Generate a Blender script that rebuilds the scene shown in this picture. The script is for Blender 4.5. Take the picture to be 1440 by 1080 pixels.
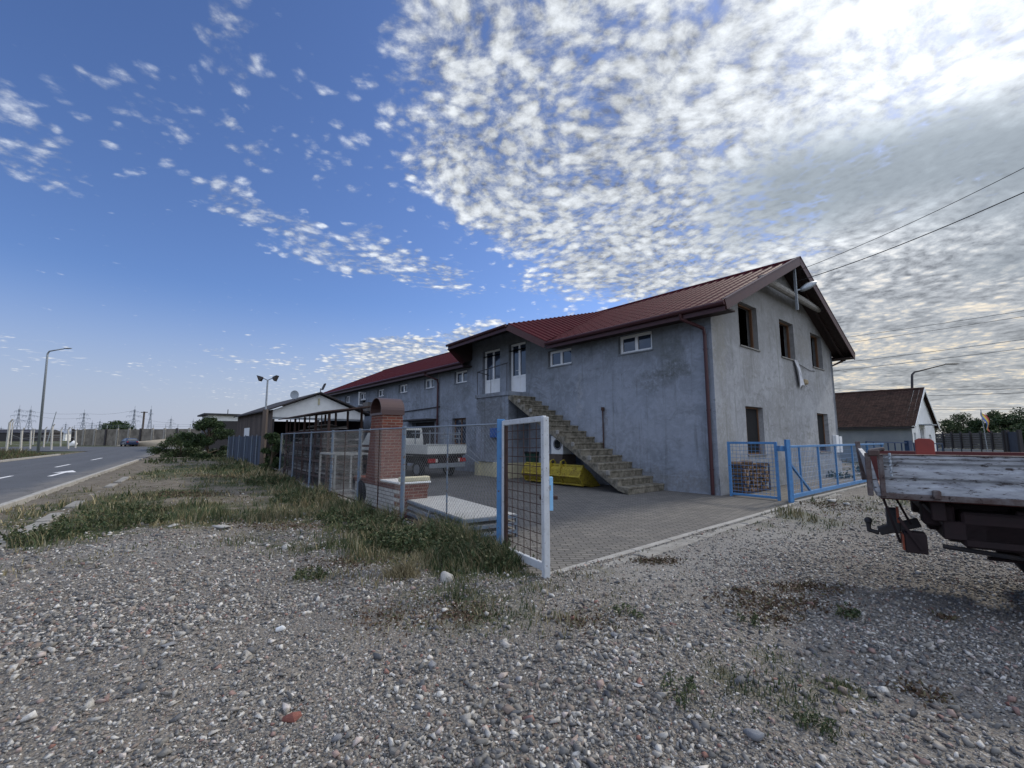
import bpy, math, random
import numpy as np
from mathutils import Vector, Matrix
R = math.radians
random.seed(7); rng = np.random.default_rng(11)
for o in list(bpy.data.objects): bpy.data.objects.remove(o)
sc = bpy.context.scene
col = sc.collection

# ------------------------------------------------------------------ camera
FPX, HZ, EYE = 635.0, 617.0, 1.6
TH = math.atan((HZ - 540) / FPX)
cam = bpy.data.objects.new('camera', bpy.data.cameras.new('camera')); col.objects.link(cam)
cam.location = (0, 0, EYE); cam.rotation_euler = (R(90) + TH, 0, 0)
cam.data.sensor_width = 36; cam.data.lens = FPX / 1440 * 36
cam.data.clip_start = 0.05; cam.data.clip_end = 6000
sc.camera = cam

# ------------------------------------------------------------------ light
SUN_AZ, SUN_EL = 54.0, 37.0
SUN_STRENGTH, SUN_ANGLE = 2.3, 6.0
SKY_STRENGTH = 0.1
EXPOSURE = 0.2
FILL_CLOUD = .95  # brightness of the cloud added out of view to light walls and ground
sl = bpy.data.lights.new('sun', 'SUN'); sl.energy = SUN_STRENGTH; sl.angle = R(SUN_ANGLE); sl.color = (1.0, .93, .82)
so = bpy.data.objects.new('sun', sl); col.objects.link(so)
sd = Vector((math.sin(R(SUN_AZ)) * math.cos(R(SUN_EL)), math.cos(R(SUN_AZ)) * math.cos(R(SUN_EL)), math.sin(R(SUN_EL))))
so.rotation_euler = sd.to_track_quat('Z', 'Y').to_euler()
sc.view_settings.view_transform = 'Standard'; sc.view_settings.look = 'None'
sc.view_settings.exposure = EXPOSURE; sc.view_settings.gamma = 1; sc.view_settings.use_curve_mapping = False

class X:
    """tiny shader-node expression helper"""
    def __init__(s, t): s.t = t; s.n = t.nodes; s.l = t.links
    def put(s, sock, v):
        if isinstance(v, bpy.types.NodeSocket): s.l.new(v, sock)
        elif v is not None: sock.default_value = v
    def m(s, op, a, b=None, c=None, clamp=False):
        n = s.n.new('ShaderNodeMath'); n.operation = op; n.use_clamp = clamp
        s.put(n.inputs[0], a); s.put(n.inputs[1], b); s.put(n.inputs[2], c); return n.outputs[0]
    def ss(s, a, lo, hi, o0=0.0, o1=1.0):
        n = s.n.new('ShaderNodeMapRange'); n.interpolation_type = 'SMOOTHSTEP'
        for i, v in enumerate((a, lo, hi, o0, o1)): s.put(n.inputs[i], v)
        return n.outputs[0]
    def mix(s, f, a, b, mode='MIX'):
        n = s.n.new('ShaderNodeMix'); n.data_type = 'RGBA'; n.blend_type = mode
        s.put(n.inputs[0], f)
        s.put(n.inputs[6], (*a, 1) if isinstance(a, tuple) and len(a) == 3 else a)
        s.put(n.inputs[7], (*b, 1) if isinstance(b, tuple) and len(b) == 3 else b); return n.outputs[2]
    def noise(s, vec, scale, detail=4, rough=.55, dist=0.0, col=False):
        n = s.n.new('ShaderNodeTexNoise'); s.put(n.inputs['Vector'], vec)
        n.inputs['Scale'].default_value = scale; n.inputs['Detail'].default_value = detail
        n.inputs['Roughness'].default_value = rough; n.inputs['Distortion'].default_value = dist
        return n.outputs['Color' if col else 'Fac']
    def vor(s, vec, scale, feature='F1', out='Distance', rnd=1.0, smooth=None):
        n = s.n.new('ShaderNodeTexVoronoi'); s.put(n.inputs['Vector'], vec); n.feature = feature
        n.inputs['Scale'].default_value = scale; n.inputs['Randomness'].default_value = rnd
        if smooth is not None: n.inputs['Smoothness'].default_value = smooth
        return n.outputs[out]
    def xyz(s, v):
        n = s.n.new('ShaderNodeSeparateXYZ'); s.put(n.inputs[0], v); return n.outputs
    def comb(s, x, y, z=0.0):
        n = s.n.new('ShaderNodeCombineXYZ'); s.put(n.inputs[0], x); s.put(n.inputs[1], y); s.put(n.inputs[2], z); return n.outputs[0]
    def map(s, v, loc=(0, 0, 0), rot=(0, 0, 0), sc_=(1, 1, 1)):
        n = s.n.new('ShaderNodeMapping'); s.put(n.inputs[0], v)
        n.inputs[1].default_value = loc; n.inputs[2].default_value = rot; n.inputs[3].default_value = sc_; return n.outputs[0]
    def ramp(s, f, stops):
        n = s.n.new('ShaderNodeValToRGB'); s.put(n.inputs[0], f); e = n.color_ramp.elements
        while len(e) < len(stops): e.new(.5)
        for i, (p, c) in enumerate(stops): e[i].position = p; e[i].color = (*c, 1)
        return n.outputs[0]
    def vadd(s, a, b, op='ADD'):
        n = s.n.new('ShaderNodeVectorMath'); n.operation = op; s.put(n.inputs[0], a)
        if op == 'SCALE': s.put(n.inputs['Scale'], b)
        else: s.put(n.inputs[1], b)
        return n.outputs[0]

# ------------------------------------------------------------------ world: clear sky + cloud sheet
world = bpy.data.worlds.new('World'); sc.world = world; world.use_nodes = True
wt = world.node_tree; wt.nodes.clear(); x = X(wt)
sky = wt.nodes.new('ShaderNodeTexSky'); sky.sky_type = 'NISHITA'; sky.sun_disc = False
sky.sun_elevation = R(SUN_EL); sky.sun_rotation = R(SUN_AZ); sky.air_density = 1.0; sky.dust_density = .6; sky.ozone_density = 2.5
tc = wt.nodes.new('ShaderNodeTexCoord')
D = tc.outputs['Generated']
dx, dy, dz = x.xyz(D)
el = x.m('MULTIPLY', x.m('ARCSINE', dz), 57.2958)
azm = x.m('MULTIPLY', x.m('ARCTAN2', dx, dy), 57.2958)
zz = x.m('MAXIMUM', x.m('ADD', dz, .11), .03)
P = x.comb(x.m('DIVIDE', dx, zz), x.m('DIVIDE', dy, zz))            # position on the cloud layer
Pw = x.vadd(P, x.vadd(x.vadd(x.noise(P, 1.3, 3, .5, col=True), (.5, .5, .5), 'SUBTRACT'), .25, 'SCALE'))
fbm = x.noise(Pw, 7.0, 8, .64)
big = x.noise(P, .9, 3, .5)
cells = x.m('SUBTRACT', 1.0, x.vor(Pw, 11.0, 'SMOOTH_F1', smooth=.35))
cellf = x.noise(Pw, 27.0, 6, .66)
# coverage: elongated cloud fields (azimuth, elevation, half-width, half-height, tilt, weight)
fields = [(46, 36, 29, 20, 0, .56), (6, 44, 27, 19, 0, .45), (3, 31, 20, 9, -10, .48), (22, 22, 23, 8, 0, .52),
          (50, 20, 22, 13, 0, .66), (22, 34, 20, 13, 0, .52), (-31, 24.0, 8, 2.4, -14, .36), (-17, 21.5, 15, 3.0, -12, .36), (-12, 10.5, 13, 3.2, 18, .44), (-30, 9, 6, 1.3, 5, .30),
          (-36, 39.5, 7, 3.8, -45, .28), (-52, 25, 9, 3.4, -20, .29), (-42, 30, 7, 5, 0, .19), (-32, 29.5, 5, 2, -20, .28), (-20, 32, 9, 6, 0, .19),
          (10, 18, 6, 3, 0, .25), (55, 9, 28, 13, 0, .56), (40, 5, 14, 5, 0, .40), (-25, 35, 12, 6, 0, .14), (-20, 5.5, 18, 2.2, 0, .16), (-45, 7, 12, 1.2, -5, .18), (110, 40, 60, 40, 0, .5)]
cov = None
wa = x.m('ADD', azm, x.m('MULTIPLY', x.m('SUBTRACT', x.noise(P, 2.2, 4, .6), .5), 16.0))
we = x.m('ADD', el, x.m('MULTIPLY', x.m('SUBTRACT', x.noise(x.map(P, (7, 3, 0)), 2.2, 4, .6), .5), 10.0))
for (a0, e0, ra, re, rot, w) in fields:
    c, s = math.cos(R(rot)), math.sin(R(rot))
    da = x.m('SUBTRACT', wa, float(a0)); de = x.m('SUBTRACT', we, float(e0))
    p = x.m('ADD', x.m('MULTIPLY', da, c / ra), x.m('MULTIPLY', de, s / ra))
    q = x.m('ADD', x.m('MULTIPLY', da, -s / re), x.m('MULTIPLY', de, c / re))
    r2 = x.m('ADD', x.m('MULTIPLY', p, p), x.m('MULTIPLY', q, q))
    g = x.ss(r2, 0.25, 1.5, w, 0.0)
    cov = g if cov is None else x.m('MAXIMUM', cov, g)
puff = x.ss(x.vor(Pw, 16.0, 'SMOOTH_F1', smooth=.45), .12, .62, 1.0, 0.0)
puff2 = x.ss(x.vor(x.map(Pw, (3.1, 1.7, 0)), 37.0, 'SMOOTH_F1', smooth=.3), .10, .62, 1.0, 0.0)
tex = x.m('ADD', x.m('ADD', x.m('MULTIPLY', fbm, .62), x.m('MULTIPLY', puff, .20)), x.m('ADD', x.m('MULTIPLY', cellf, .36), x.m('MULTIPLY', puff2, .10)))
lowr = x.m('MULTIPLY', x.ss(el, 9.0, 19.0, 1.0, 0.0), x.ss(azm, 24.0, 36.0))
lown = x.noise(x.map(P, (5, 2, 0), sc_=(1.0, 1.0, 1.0)), 2.4, 8, .66, .4)
tex = x.m('ADD', x.m('MULTIPLY', tex, x.m('SUBTRACT', 1.0, x.m('MULTIPLY', lowr, .75))), x.m('MULTIPLY', lowr, x.m('ADD', .02, x.m('MULTIPLY', lown, 1.25))))
dens0 = x.m('ADD', x.m('SUBTRACT', tex, .92), cov)
dens = x.ss(dens0, -.16, .22)
thick = x.ss(dens0, .05, .42)
# cloud light: white thin parts, grey thick parts, brighter towards the hidden sun, yellowish low down
sund = wt.nodes.new('ShaderNodeVectorMath'); sund.operation = 'DOT_PRODUCT'
x.put(sund.inputs[0], D); sund.inputs[1].default_value = (math.sin(R(47)) * math.cos(R(36)), math.cos(R(47)) * math.cos(R(36)), math.sin(R(36)))
glow = x.m('POWER', x.m('MAXIMUM', sund.outputs['Value'], 0.0), 26.0)
lowm = x.ss(el, 6.0, 22.0, 1.0, 0.0)
gband = x.ss(x.m('ABSOLUTE', x.m('SUBTRACT', x.m('SUBTRACT', x.m('ADD', el, x.m('MULTIPLY', x.m('SUBTRACT', big, .5), 22.0)), x.m('MULTIPLY', x.m('SUBTRACT', azm, 42.0), -.12)), 24.0)), 2.0, 9.0, 1.0, 0.0)
greym = x.m('MULTIPLY', gband, x.ss(azm, 20.0, 34.0))
greym = x.m('MULTIPLY', greym, x.ss(azm, 75.0, 60.0))
relief = x.m('ADD', x.m('MULTIPLY', x.m('SUBTRACT', fbm, .5), 1.3), x.m('ADD', x.m('MULTIPLY', x.m('SUBTRACT', cellf, .5), 1.2), x.m('MULTIPLY', x.m('SUBTRACT', puff, .5), .35)))
relief = x.m('ADD', x.m('MULTIPLY', relief, x.m('SUBTRACT', 1.0, x.m('MULTIPLY', lowr, .6))), x.m('MULTIPLY', lowr, x.m('MULTIPLY', x.m('SUBTRACT', lown, .50), 1.6)))
lumc = x.m('ADD', .53, x.m('MULTIPLY', x.m('MINIMUM', x.m('MAXIMUM', relief, -.4), .45), x.m('ADD', 1.05, x.m('MULTIPLY', greym, -.70))))
lumc = x.m('MULTIPLY', lumc, x.m('SUBTRACT', 1.12, x.m('MULTIPLY', thick, .26)))
lumc = x.m('ADD', lumc, x.m('MULTIPLY', glow, .50))
lumc = x.m('MULTIPLY', lumc, x.m('SUBTRACT', 1.0, x.m('MULTIPLY', greym, .50)))
lumc = x.m('MULTIPLY', lumc, x.m('SUBTRACT', 1.0, x.m('MULTIPLY', x.m('MULTIPLY', lowm, x.ss(azm, 10.0, 35.0)), .06)))
tint = x.mix(x.m('MULTIPLY', x.m('MULTIPLY', lowm, x.ss(relief, -.05, .25)), x.ss(azm, 12.0, 34.0, .35, 1.0)), (.92, .97, 1.02), (1.30, 1.12, .84))
tint = x.mix(greym, tint, (.84, .96, 1.06))
# added unseen bright cloud behind the camera and overhead lifts walls and ground
fillm = x.m('MAXIMUM', x.ss(x.m('ABSOLUTE', azm), 80.0, 115.0), x.ss(el, 56.0, 68.0))
lumc = x.m('ADD', lumc, x.m('MULTIPLY', fillm, FILL_CLOUD))
dens = x.m('MAXIMUM', dens, x.m('MULTIPLY', x.m('MULTIPLY', fillm, x.ss(el, 3.0, 12.0)), x.ss(fbm, .30, .55)))
tint = x.mix(fillm, tint, (.88, .96, 1.12))
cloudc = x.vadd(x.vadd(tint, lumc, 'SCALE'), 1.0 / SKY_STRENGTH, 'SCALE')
base = x.mix(1.0, sky.outputs[0], (.78, .90, 1.22), 'MULTIPLY')
hazec = x.mix(x.ss(azm, -50.0, 40.0), (3.9, 4.3, 5.4), (5.6, 5.5, 5.4))
base = x.mix(x.ss(el, -1.0, 17.0, .95, 0.0), base, hazec)
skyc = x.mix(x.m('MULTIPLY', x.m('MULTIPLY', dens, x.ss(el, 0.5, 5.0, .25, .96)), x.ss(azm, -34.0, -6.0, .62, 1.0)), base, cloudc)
bg = wt.nodes.new('ShaderNodeBackground'); wo = wt.nodes.new('ShaderNodeOutputWorld')
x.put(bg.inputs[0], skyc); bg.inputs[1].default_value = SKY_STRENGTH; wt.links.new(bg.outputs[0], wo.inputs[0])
world.cycles.sampling_method = 'MANUAL'; world.cycles.sample_map_resolution = 512

# ------------------------------------------------------------------ survey helper (camera station -> ground)
_c, _s = math.cos(TH), math.sin(TH)
def ray(px, py):
    a, b = (px - 720) / FPX, (540 - py) / FPX
    return Vector((a, _c - b * _s, _s + b * _c))
def G(px, py, z=0.0):
    r = ray(px, py); return Vector((0, 0, EYE)) + r * ((z - EYE) / r.z)
def AT(px, py, Y):
    r = ray(px, py); return Vector((0, 0, EYE)) + r * (Y / r.y)

# ------------------------------------------------------------------ materials
def mat(name, c, rough=.7, metal=0.0, c2=None, scale=6.0, amt=.5, bump=0.0, bscale=60.0, rust=None, rustc=(.10, .04, .02), streak=1.0, spec=.3, rnd=0.0, detail=5):
    m = bpy.data.materials.new(name); m.use_nodes = True; t = m.node_tree; x = X(t)
    b = t.nodes['Principled BSDF']; b.inputs['Roughness'].default_value = rough; b.inputs['Metallic'].default_value = metal
    b.inputs['Specular IOR Level'].default_value = spec
    co = t.nodes.new('ShaderNodeTexCoord').outputs['Object']
    v = x.map(co, sc_=(1, 1, streak))
    c2 = c2 or tuple(k * .65 for k in c)
    f = x.ss(x.noise(v, scale, detail, .6), .35, .68)
    colr = x.mix(x.m('MULTIPLY', f, amt), c, c2)
    if rust is not None:
        rf = x.ss(x.noise(v, scale * 2.3, 6, .7), 1 - rust - .06, 1 - rust + .04)
        colr = x.mix(rf, colr, rustc)
        x.put(b.inputs['Roughness'], x.m('ADD', rough, x.m('MULTIPLY', rf, .3), clamp=True))
    if rnd:
        g = t.nodes.new('ShaderNodeNewGeometry').outputs['Random Per Island']
        colr = x.mix(1.0, colr, x.ramp(g, [(0, (1 - rnd,) * 3), (1, (1 + rnd * .6,) * 3)]), 'MULTIPLY')
    x.put(b.inputs['Base Color'], colr)
    if bump:
        bn = t.nodes.new('ShaderNodeBump'); bn.inputs['Strength'].default_value = bump; bn.inputs['Distance'].default_value = .02
        x.put(bn.inputs['Height'], x.noise(v, bscale, 5, .65)); t.links.new(bn.outputs[0], b.inputs['Normal'])
    m['x'] = 1
    return m

M = {}
M['white_paint'] = mat('white_paint', (.52, .54, .56), .45, c2=(.38, .39, .39), scale=9, rust=.35, bump=.1)
M['blue_paint'] = mat('blue_paint', (.075, .21, .42), .45, c2=(.05, .15, .31), scale=8, rust=.36, bump=.1)
M['pale_blue'] = mat('pale_blue_paint', (.12, .17, .235), .55, c2=(.16, .18, .20), scale=7, amt=.8, rust=.40, rustc=(.13, .09, .07))
M['steel'] = mat('galvanized_steel', (.30, .33, .36), .5, .5, c2=(.2, .22, .24), scale=12, rust=.25, rustc=(.13, .09, .07))
M['wire'] = mat('wire', (.20, .22, .25), .5, .4)
M['dark_steel'] = mat('dark_steel', (.035, .035, .04), .6, .2, c2=(.06, .045, .035), scale=10)
M['rust'] = mat('rusty_steel', (.062, .034, .027), .85, c2=(.03, .022, .02), scale=14, bump=.3)
M['brown_metal'] = mat('brown_painted_metal', (.050, .016, .018), .45, c2=(.038, .013, .015), scale=3, spec=.35)
M['red_roof'] = mat('red_brown_roof_sheet', (.060, .011, .015), .6, c2=(.040, .009, .012), scale=1.2, spec=.05, bump=.08, bscale=30)
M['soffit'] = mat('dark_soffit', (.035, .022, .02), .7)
M['cap_metal'] = mat('cap_sheet_metal', (.06, .032, .030), .4, .2, c2=(.07, .035, .03), scale=4, spec=.5)
M['dull_white'] = mat('dull_white_paint', (.30, .30, .28), .6, c2=(.16, .15, .14), scale=9, rust=.3)
M['pvc'] = mat('white_pvc', (.74, .76, .78), .35, c2=(.62, .63, .63), scale=3)
M['concrete'] = mat('old_concrete', (.26, .25, .23), .9, c2=(.13, .125, .11), scale=5, bump=.5, bscale=40, streak=.6)
M['stair_concrete'] = mat('mossy_concrete', (.22, .20, .16), .95, c2=(.06, .055, .04), scale=6, amt=.85, bump=.6, bscale=45)
M['post_concrete'] = mat('pale_post_concrete', (.42, .41, .38), .9, c2=(.28, .27, .25), scale=4)
M['kerb'] = mat('kerb_concrete', (.33, .32, .30), .9, c2=(.2, .19, .17), scale=4, bump=.4)
M['cream'] = mat('cream_stone', (.50, .46, .32), .8, c2=(.36, .33, .22), scale=8, bump=.3)
M['wood_old'] = mat('weathered_board', (.10, .08, .07), .9, c2=(.045, .035, .03), scale=3, streak=.15, bump=.4, rnd=.35)
M['wood_frame'] = mat('brown_wood', (.16, .085, .045), .6, c2=(.10, .05, .03), scale=6, streak=.2)
M['log'] = mat('split_log', (.26, .17, .10), .9, c2=(.10, .065, .045), scale=14, bump=.5, rnd=.5)
M['plank'] = mat('grey_plank', (.19, .18, .17), .85, c2=(.07, .062, .055), scale=3, streak=.3, rnd=.4)
M['rubber'] = mat('rubber', (.018, .018, .02), .85)
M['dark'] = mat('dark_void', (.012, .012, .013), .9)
M['yellow'] = mat('yellow_paint', (.34, .27, .03), .6, c2=(.20, .15, .03), scale=6, amt=.8, rust=.40, bump=.15)
M['green_plastic'] = mat('green_plastic', (.025, .06, .045), .45)
M['blue_box'] = mat('blue_enamel', (.03, .09, .28), .4)
M['enamel'] = mat('white_enamel', (.72, .73, .72), .3, c2=(.6, .6, .58), scale=5)
M['red_lens'] = mat('red_lens', (.35, .02, .02), .25, spec=.6)
M['orange_lens'] = mat('orange_lens', (.17, .04, .022), .3)
M['clear_lens'] = mat('clear_lens', (.6, .55, .5), .2)
M['truck_white'] = mat('truck_white', (.62, .62, .58), .4, c2=(.46, .46, .42), scale=4, rust=.2)
M['bed_white'] = mat('chipped_white_board', (.40, .42, .45), .55, c2=(.20, .21, .23), scale=4.5, amt=.85, rust=.40, rustc=(.05, .038, .036), streak=4, bump=.2)
M['chipped'] = mat('chipped_dark_rail', (.075, .05, .045), .7, c2=(.16, .15, .15), scale=9, amt=.8, rust=.38, rustc=(.028, .02, .02), bump=.3)
M['bed_red'] = mat('faded_red_paint', (.085, .02, .02), .6, c2=(.09, .03, .03), scale=5, rust=.3)
M['bright_red'] = mat('red_panel', (.22, .04, .032), .55, c2=(.13, .03, .026), scale=5)
M['chassis'] = mat('dirty_chassis', (.022, .012, .013), .8, c2=(.010, .008, .009), scale=5)
M['car_blue'] = mat('car_blue', (.016, .03, .075), .3, spec=.5)
M['white_wall'] = mat('whitewash', (.68, .69, .68), .85, c2=(.52, .53, .52), scale=2, bump=.2)
M['grey_wall'] = mat('grey_render', (.20, .22, .23), .9, c2=(.30, .32, .30), scale=1.1, bump=.3)
M['panel_wall'] = mat('stained_wall_panel', (.20, .18, .15), .95, c2=(.10, .09, .075), scale=.9, amt=.9, bump=.3)
M['bark'] = mat('bark', (.09, .07, .05), .95, bump=.5)
M['cloth'] = mat('white_cloth', (.65, .66, .68), .8, c2=(.5, .5, .5), scale=10)
M['cardboard'] = mat('tan_wrapper', (.30, .24, .15), .8)
M['dark_blue'] = mat('dark_blue_paint', (.02, .045, .10), .5)
M['slat_grey'] = mat('grey_slat', (.17, .155, .14), .8, c2=(.11, .10, .095), scale=2)
def asphalt():
    m = mat('asphalt', (.085, .09, .10), .85, c2=(.06, .063, .07), scale=1.0, bump=.3, bscale=140, detail=8); t = m.node_tree; x = X(t); b = t.nodes['Principled BSDF']
    co = t.nodes.new('ShaderNodeTexCoord').outputs['Object']; old = b.inputs['Base Color'].links[0].from_socket; p = x.xyz(co)
    s_ = x.m('ADD', x.m('MULTIPLY', p[0], .8241), x.m('MULTIPLY', p[1], .5664))           # metres across the road
    d_ = x.ss(x.m('ADD', s_, x.m('MULTIPLY', x.noise(co, .8, 6, .7), 2.2)), -3.9, -2.6)
    c = x.mix(x.m('MULTIPLY', d_, .75), old, (.19, .175, .155))
    tr = x.ss(x.m('ABSOLUTE', x.m('SUBTRACT', x.m('FRACT', x.m('DIVIDE', s_, 1.85)), .5)), .12, .3)
    c = x.mix(x.m('MULTIPLY', tr, .18), c, (.05, .052, .058))
    cr = x.ss(x.vor(x.vadd(co, x.vadd(x.noise(co, 1.5, 4, .6, col=True), .8, 'SCALE')), .45, 'DISTANCE_TO_EDGE'), .012, .0)
    c = x.mix(x.m('MULTIPLY', cr, .6), c, (.025, .025, .027)); x.put(b.inputs['Base Color'], c); return m
M['asphalt'] = asphalt()
M['marking'] = mat('road_marking', (.68, .68, .68), .7, c2=(.5, .5, .5), scale=5)
M['mesh_deck'] = mat('pale_deck_sheet', (.36, .36, .35), .6, c2=(.24, .24, .23), scale=6, bump=.5, bscale=90)
M['hazed_steel'] = mat('hazed_pylon_steel', (.24, .27, .32), .7)  # distance haze put into the colour as a pale grey-blue
M['dirt'] = mat('sandy_heap', (.30, .26, .20), .95, c2=(.2, .17, .13), scale=1.5, bump=.3)

def glass_mat(name, tint, rough=.05):
    m = bpy.data.materials.new(name); m.use_nodes = True; b = m.node_tree.nodes['Principled BSDF']
    x = X(m.node_tree); co = m.node_tree.nodes.new('ShaderNodeTexCoord').outputs['Object']
    x.put(b.inputs['Base Color'], x.mix(x.noise(co, 2.0, 3), tint, tuple(k * 1.6 for k in tint)))
    b.inputs['Roughness'].default_value = rough; b.inputs['Specular IOR Level'].default_value = .9
    return m
M['glass'] = glass_mat('window_glass', (.02, .028, .045))
M['car_glass'] = glass_mat('car_glass', (.012, .015, .018))

def stucco(name, light, dark, stain, axis_=0, blots=()):
    m = bpy.data.materials.new(name); m.use_nodes = True; t = m.node_tree; x = X(t); b = t.nodes['Principled BSDF']
    co = t.nodes.new('ShaderNodeTexCoord').outputs['Object']
    n1 = x.ss(x.noise(co, .55, 6, .62, .6), .36, .66)
    n2 = x.ss(x.noise(x.map(co, (3, 1, 5)), 2.6, 8, .72, 1.2), .44, .62)
    n3 = x.noise(x.map(co, sc_=(3.2, 3.2, .22)), 1.6, 6, .65)
    c = x.mix(n1, light, dark)
    c = x.mix(x.m('MULTIPLY', n2, .5), c, tuple(k * 1.25 for k in light))
    c = x.mix(x.m('MULTIPLY', x.ss(n3, .52, .70), .45), c, stain)
    # trowel patches and damp blotches of their own shape
    bl = x.ss(x.noise(x.map(co, (11, 4, 2), sc_=(1, 1, 1.8)), .8, 7, .7, 2.0), .60, .70)
    c = x.mix(x.m('MULTIPLY', bl, .5), c, stain)
    tr = x.ss(x.vor(x.vadd(co, x.vadd(x.noise(co, 2.0, 4, .6, col=True), .35, 'SCALE')), .8, 'F1', 'Color'), .4, .6)
    br_ = x.ss(x.noise(x.vadd(x.map(co, sc_=(1.0, 1.0, 1.7)), x.vadd(x.noise(co, 3.0, 4, .6, col=True), .5, 'SCALE')), 3.2, 9, .78), .50, .64)
    c = x.mix(x.m('MULTIPLY', br_, .16), c, stain)
    wv = x.vadd(co, x.vadd(x.noise(co, .9, 3, .5, col=True), 1.6, 'SCALE')); sw = x.ss(x.noise(x.map(wv, sc_=(1, 1, 6.0)), 1.1, 6, .6), .50, .68)
    c = x.mix(x.m('MULTIPLY', x.m('MULTIPLY', sw, x.ss(x.noise(co, .45, 3), .42, .62)), .42), c, stain)
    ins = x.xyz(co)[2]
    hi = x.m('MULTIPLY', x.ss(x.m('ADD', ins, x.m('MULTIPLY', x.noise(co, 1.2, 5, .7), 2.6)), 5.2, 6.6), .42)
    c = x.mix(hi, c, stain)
    c = x.mix(x.m('MULTIPLY', tr, .07), c, dark)
    pp = x.xyz(x.vadd(co, x.vadd(x.vadd(x.noise(co, 2.4, 6, .7, col=True), (.5, .5, .5), 'SUBTRACT'), .9, 'SCALE'))); fine = x.noise(co, 9.0, 6, .75)
    for (a0, b0, ra, rb, st_, cc) in blots:
        q = x.m('ADD', x.m('POWER', x.m('ABSOLUTE', x.m('DIVIDE', x.m('SUBTRACT', pp[axis_], a0), ra)), 2.0), x.m('POWER', x.m('ABSOLUTE', x.m('DIVIDE', x.m('SUBTRACT', pp[2], b0), rb)), 2.0))
        f_ = x.m('MULTIPLY', x.m('MULTIPLY', x.ss(q, .3, 1.3, 1.0, 0.0), x.ss(fine, .3, .62)), st_)
        c = x.mix(f_, c, cc)
    pits = x.ss(x.noise(co, 14.0, 3, .7), .70, .74)
    c = x.mix(x.m('MULTIPLY', pits, .35), c, stain)
    x.put(b.inputs['Base Color'], c); b.inputs['Roughness'].default_value = .92; b.inputs['Specular IOR Level'].default_value = .2
    bn = t.nodes.new('ShaderNodeBump'); bn.inputs['Strength'].default_value = .45; bn.inputs['Distance'].default_value = .03
    x.put(bn.inputs['Height'], x.m('ADD', x.noise(co, 7.0, 8, .72), x.m('MULTIPLY', x.noise(co, 1.3, 4), 1.5))); t.links.new(bn.outputs[0], b.inputs['Normal'])
    return m
M['stucco'] = stucco('grey_stucco_shaded', (.245, .272, .32), (.17, .19, .22), (.075, .08, .078), 0,  # long side's plaster: its shade and skylight blue are put into the colour
    [(2.5, 4.75, 1.15, .55, .55, (.13, .14, .135)), (6.3, 4.8, 1.0, .55, .5, (.13, .14, .135)), (1.25, 3.75, .75, .28, .6, (.075, .08, .07)), (2.0, 3.5, .9, .35, .5, (.08, .085, .08)), (1.3, 4.3, .5, .6, .45, (.10, .11, .10)),
     (10.8, 3.2, 1.1, .8, .75, (.075, .075, .07)), (9.2, 2.3, 1.0, 1.6, .6, (.10, .10, .095)), (8.1, 5.6, 1.9, .8, .55, (.11, .115, .11)), (5.2, 3.2, .12, 1.0, .55, (.33, .34, .36)), (4.06, 1.9, .10, .9, .6, (.09, .07, .06)), (3.4, 1.6, 1.6, .9, .35, (.32, .34, .38)), (1.4, 2.2, 1.0, 1.0, .3, (.31, .33, .37)), (13.5, 3.9, 1.6, .5, .4, (.10, .105, .10)), (5.5, .30, 9.0, .38, .55, (.13, .125, .11))])
M['stucco_gable'] = stucco('grey_stucco_lit', (.34, .346, .355), (.25, .252, .255), (.13, .128, .112), 1,  # lighter copy of the plaster, the gable's brighter light put into its colour
    [(-.5, 4.6, .45, 1.6, .6, (.26, .25, .215)), (-.6, 1.4, .6, 1.6, .55, (.22, .21, .18)), (-7.8, 5.3, .8, .55, .6, (.23, .22, .20)), (-2.6, 4.1, .8, .7, .5, (.21, .205, .19)), (-6.1, 4.1, .7, .8, .5, (.21, .205, .19)), (-9.4, 4.0, .7, .9, .45, (.21, .205, .19)), (-5.0, 2.6, 1.1, 1.2, .4, (.22, .215, .20)), (-4.0, 6.6, 2.4, .5, .45, (.20, .195, .18)), (-5.5, .4, 6.0, .5, .5, (.18, .175, .15))])

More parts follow.
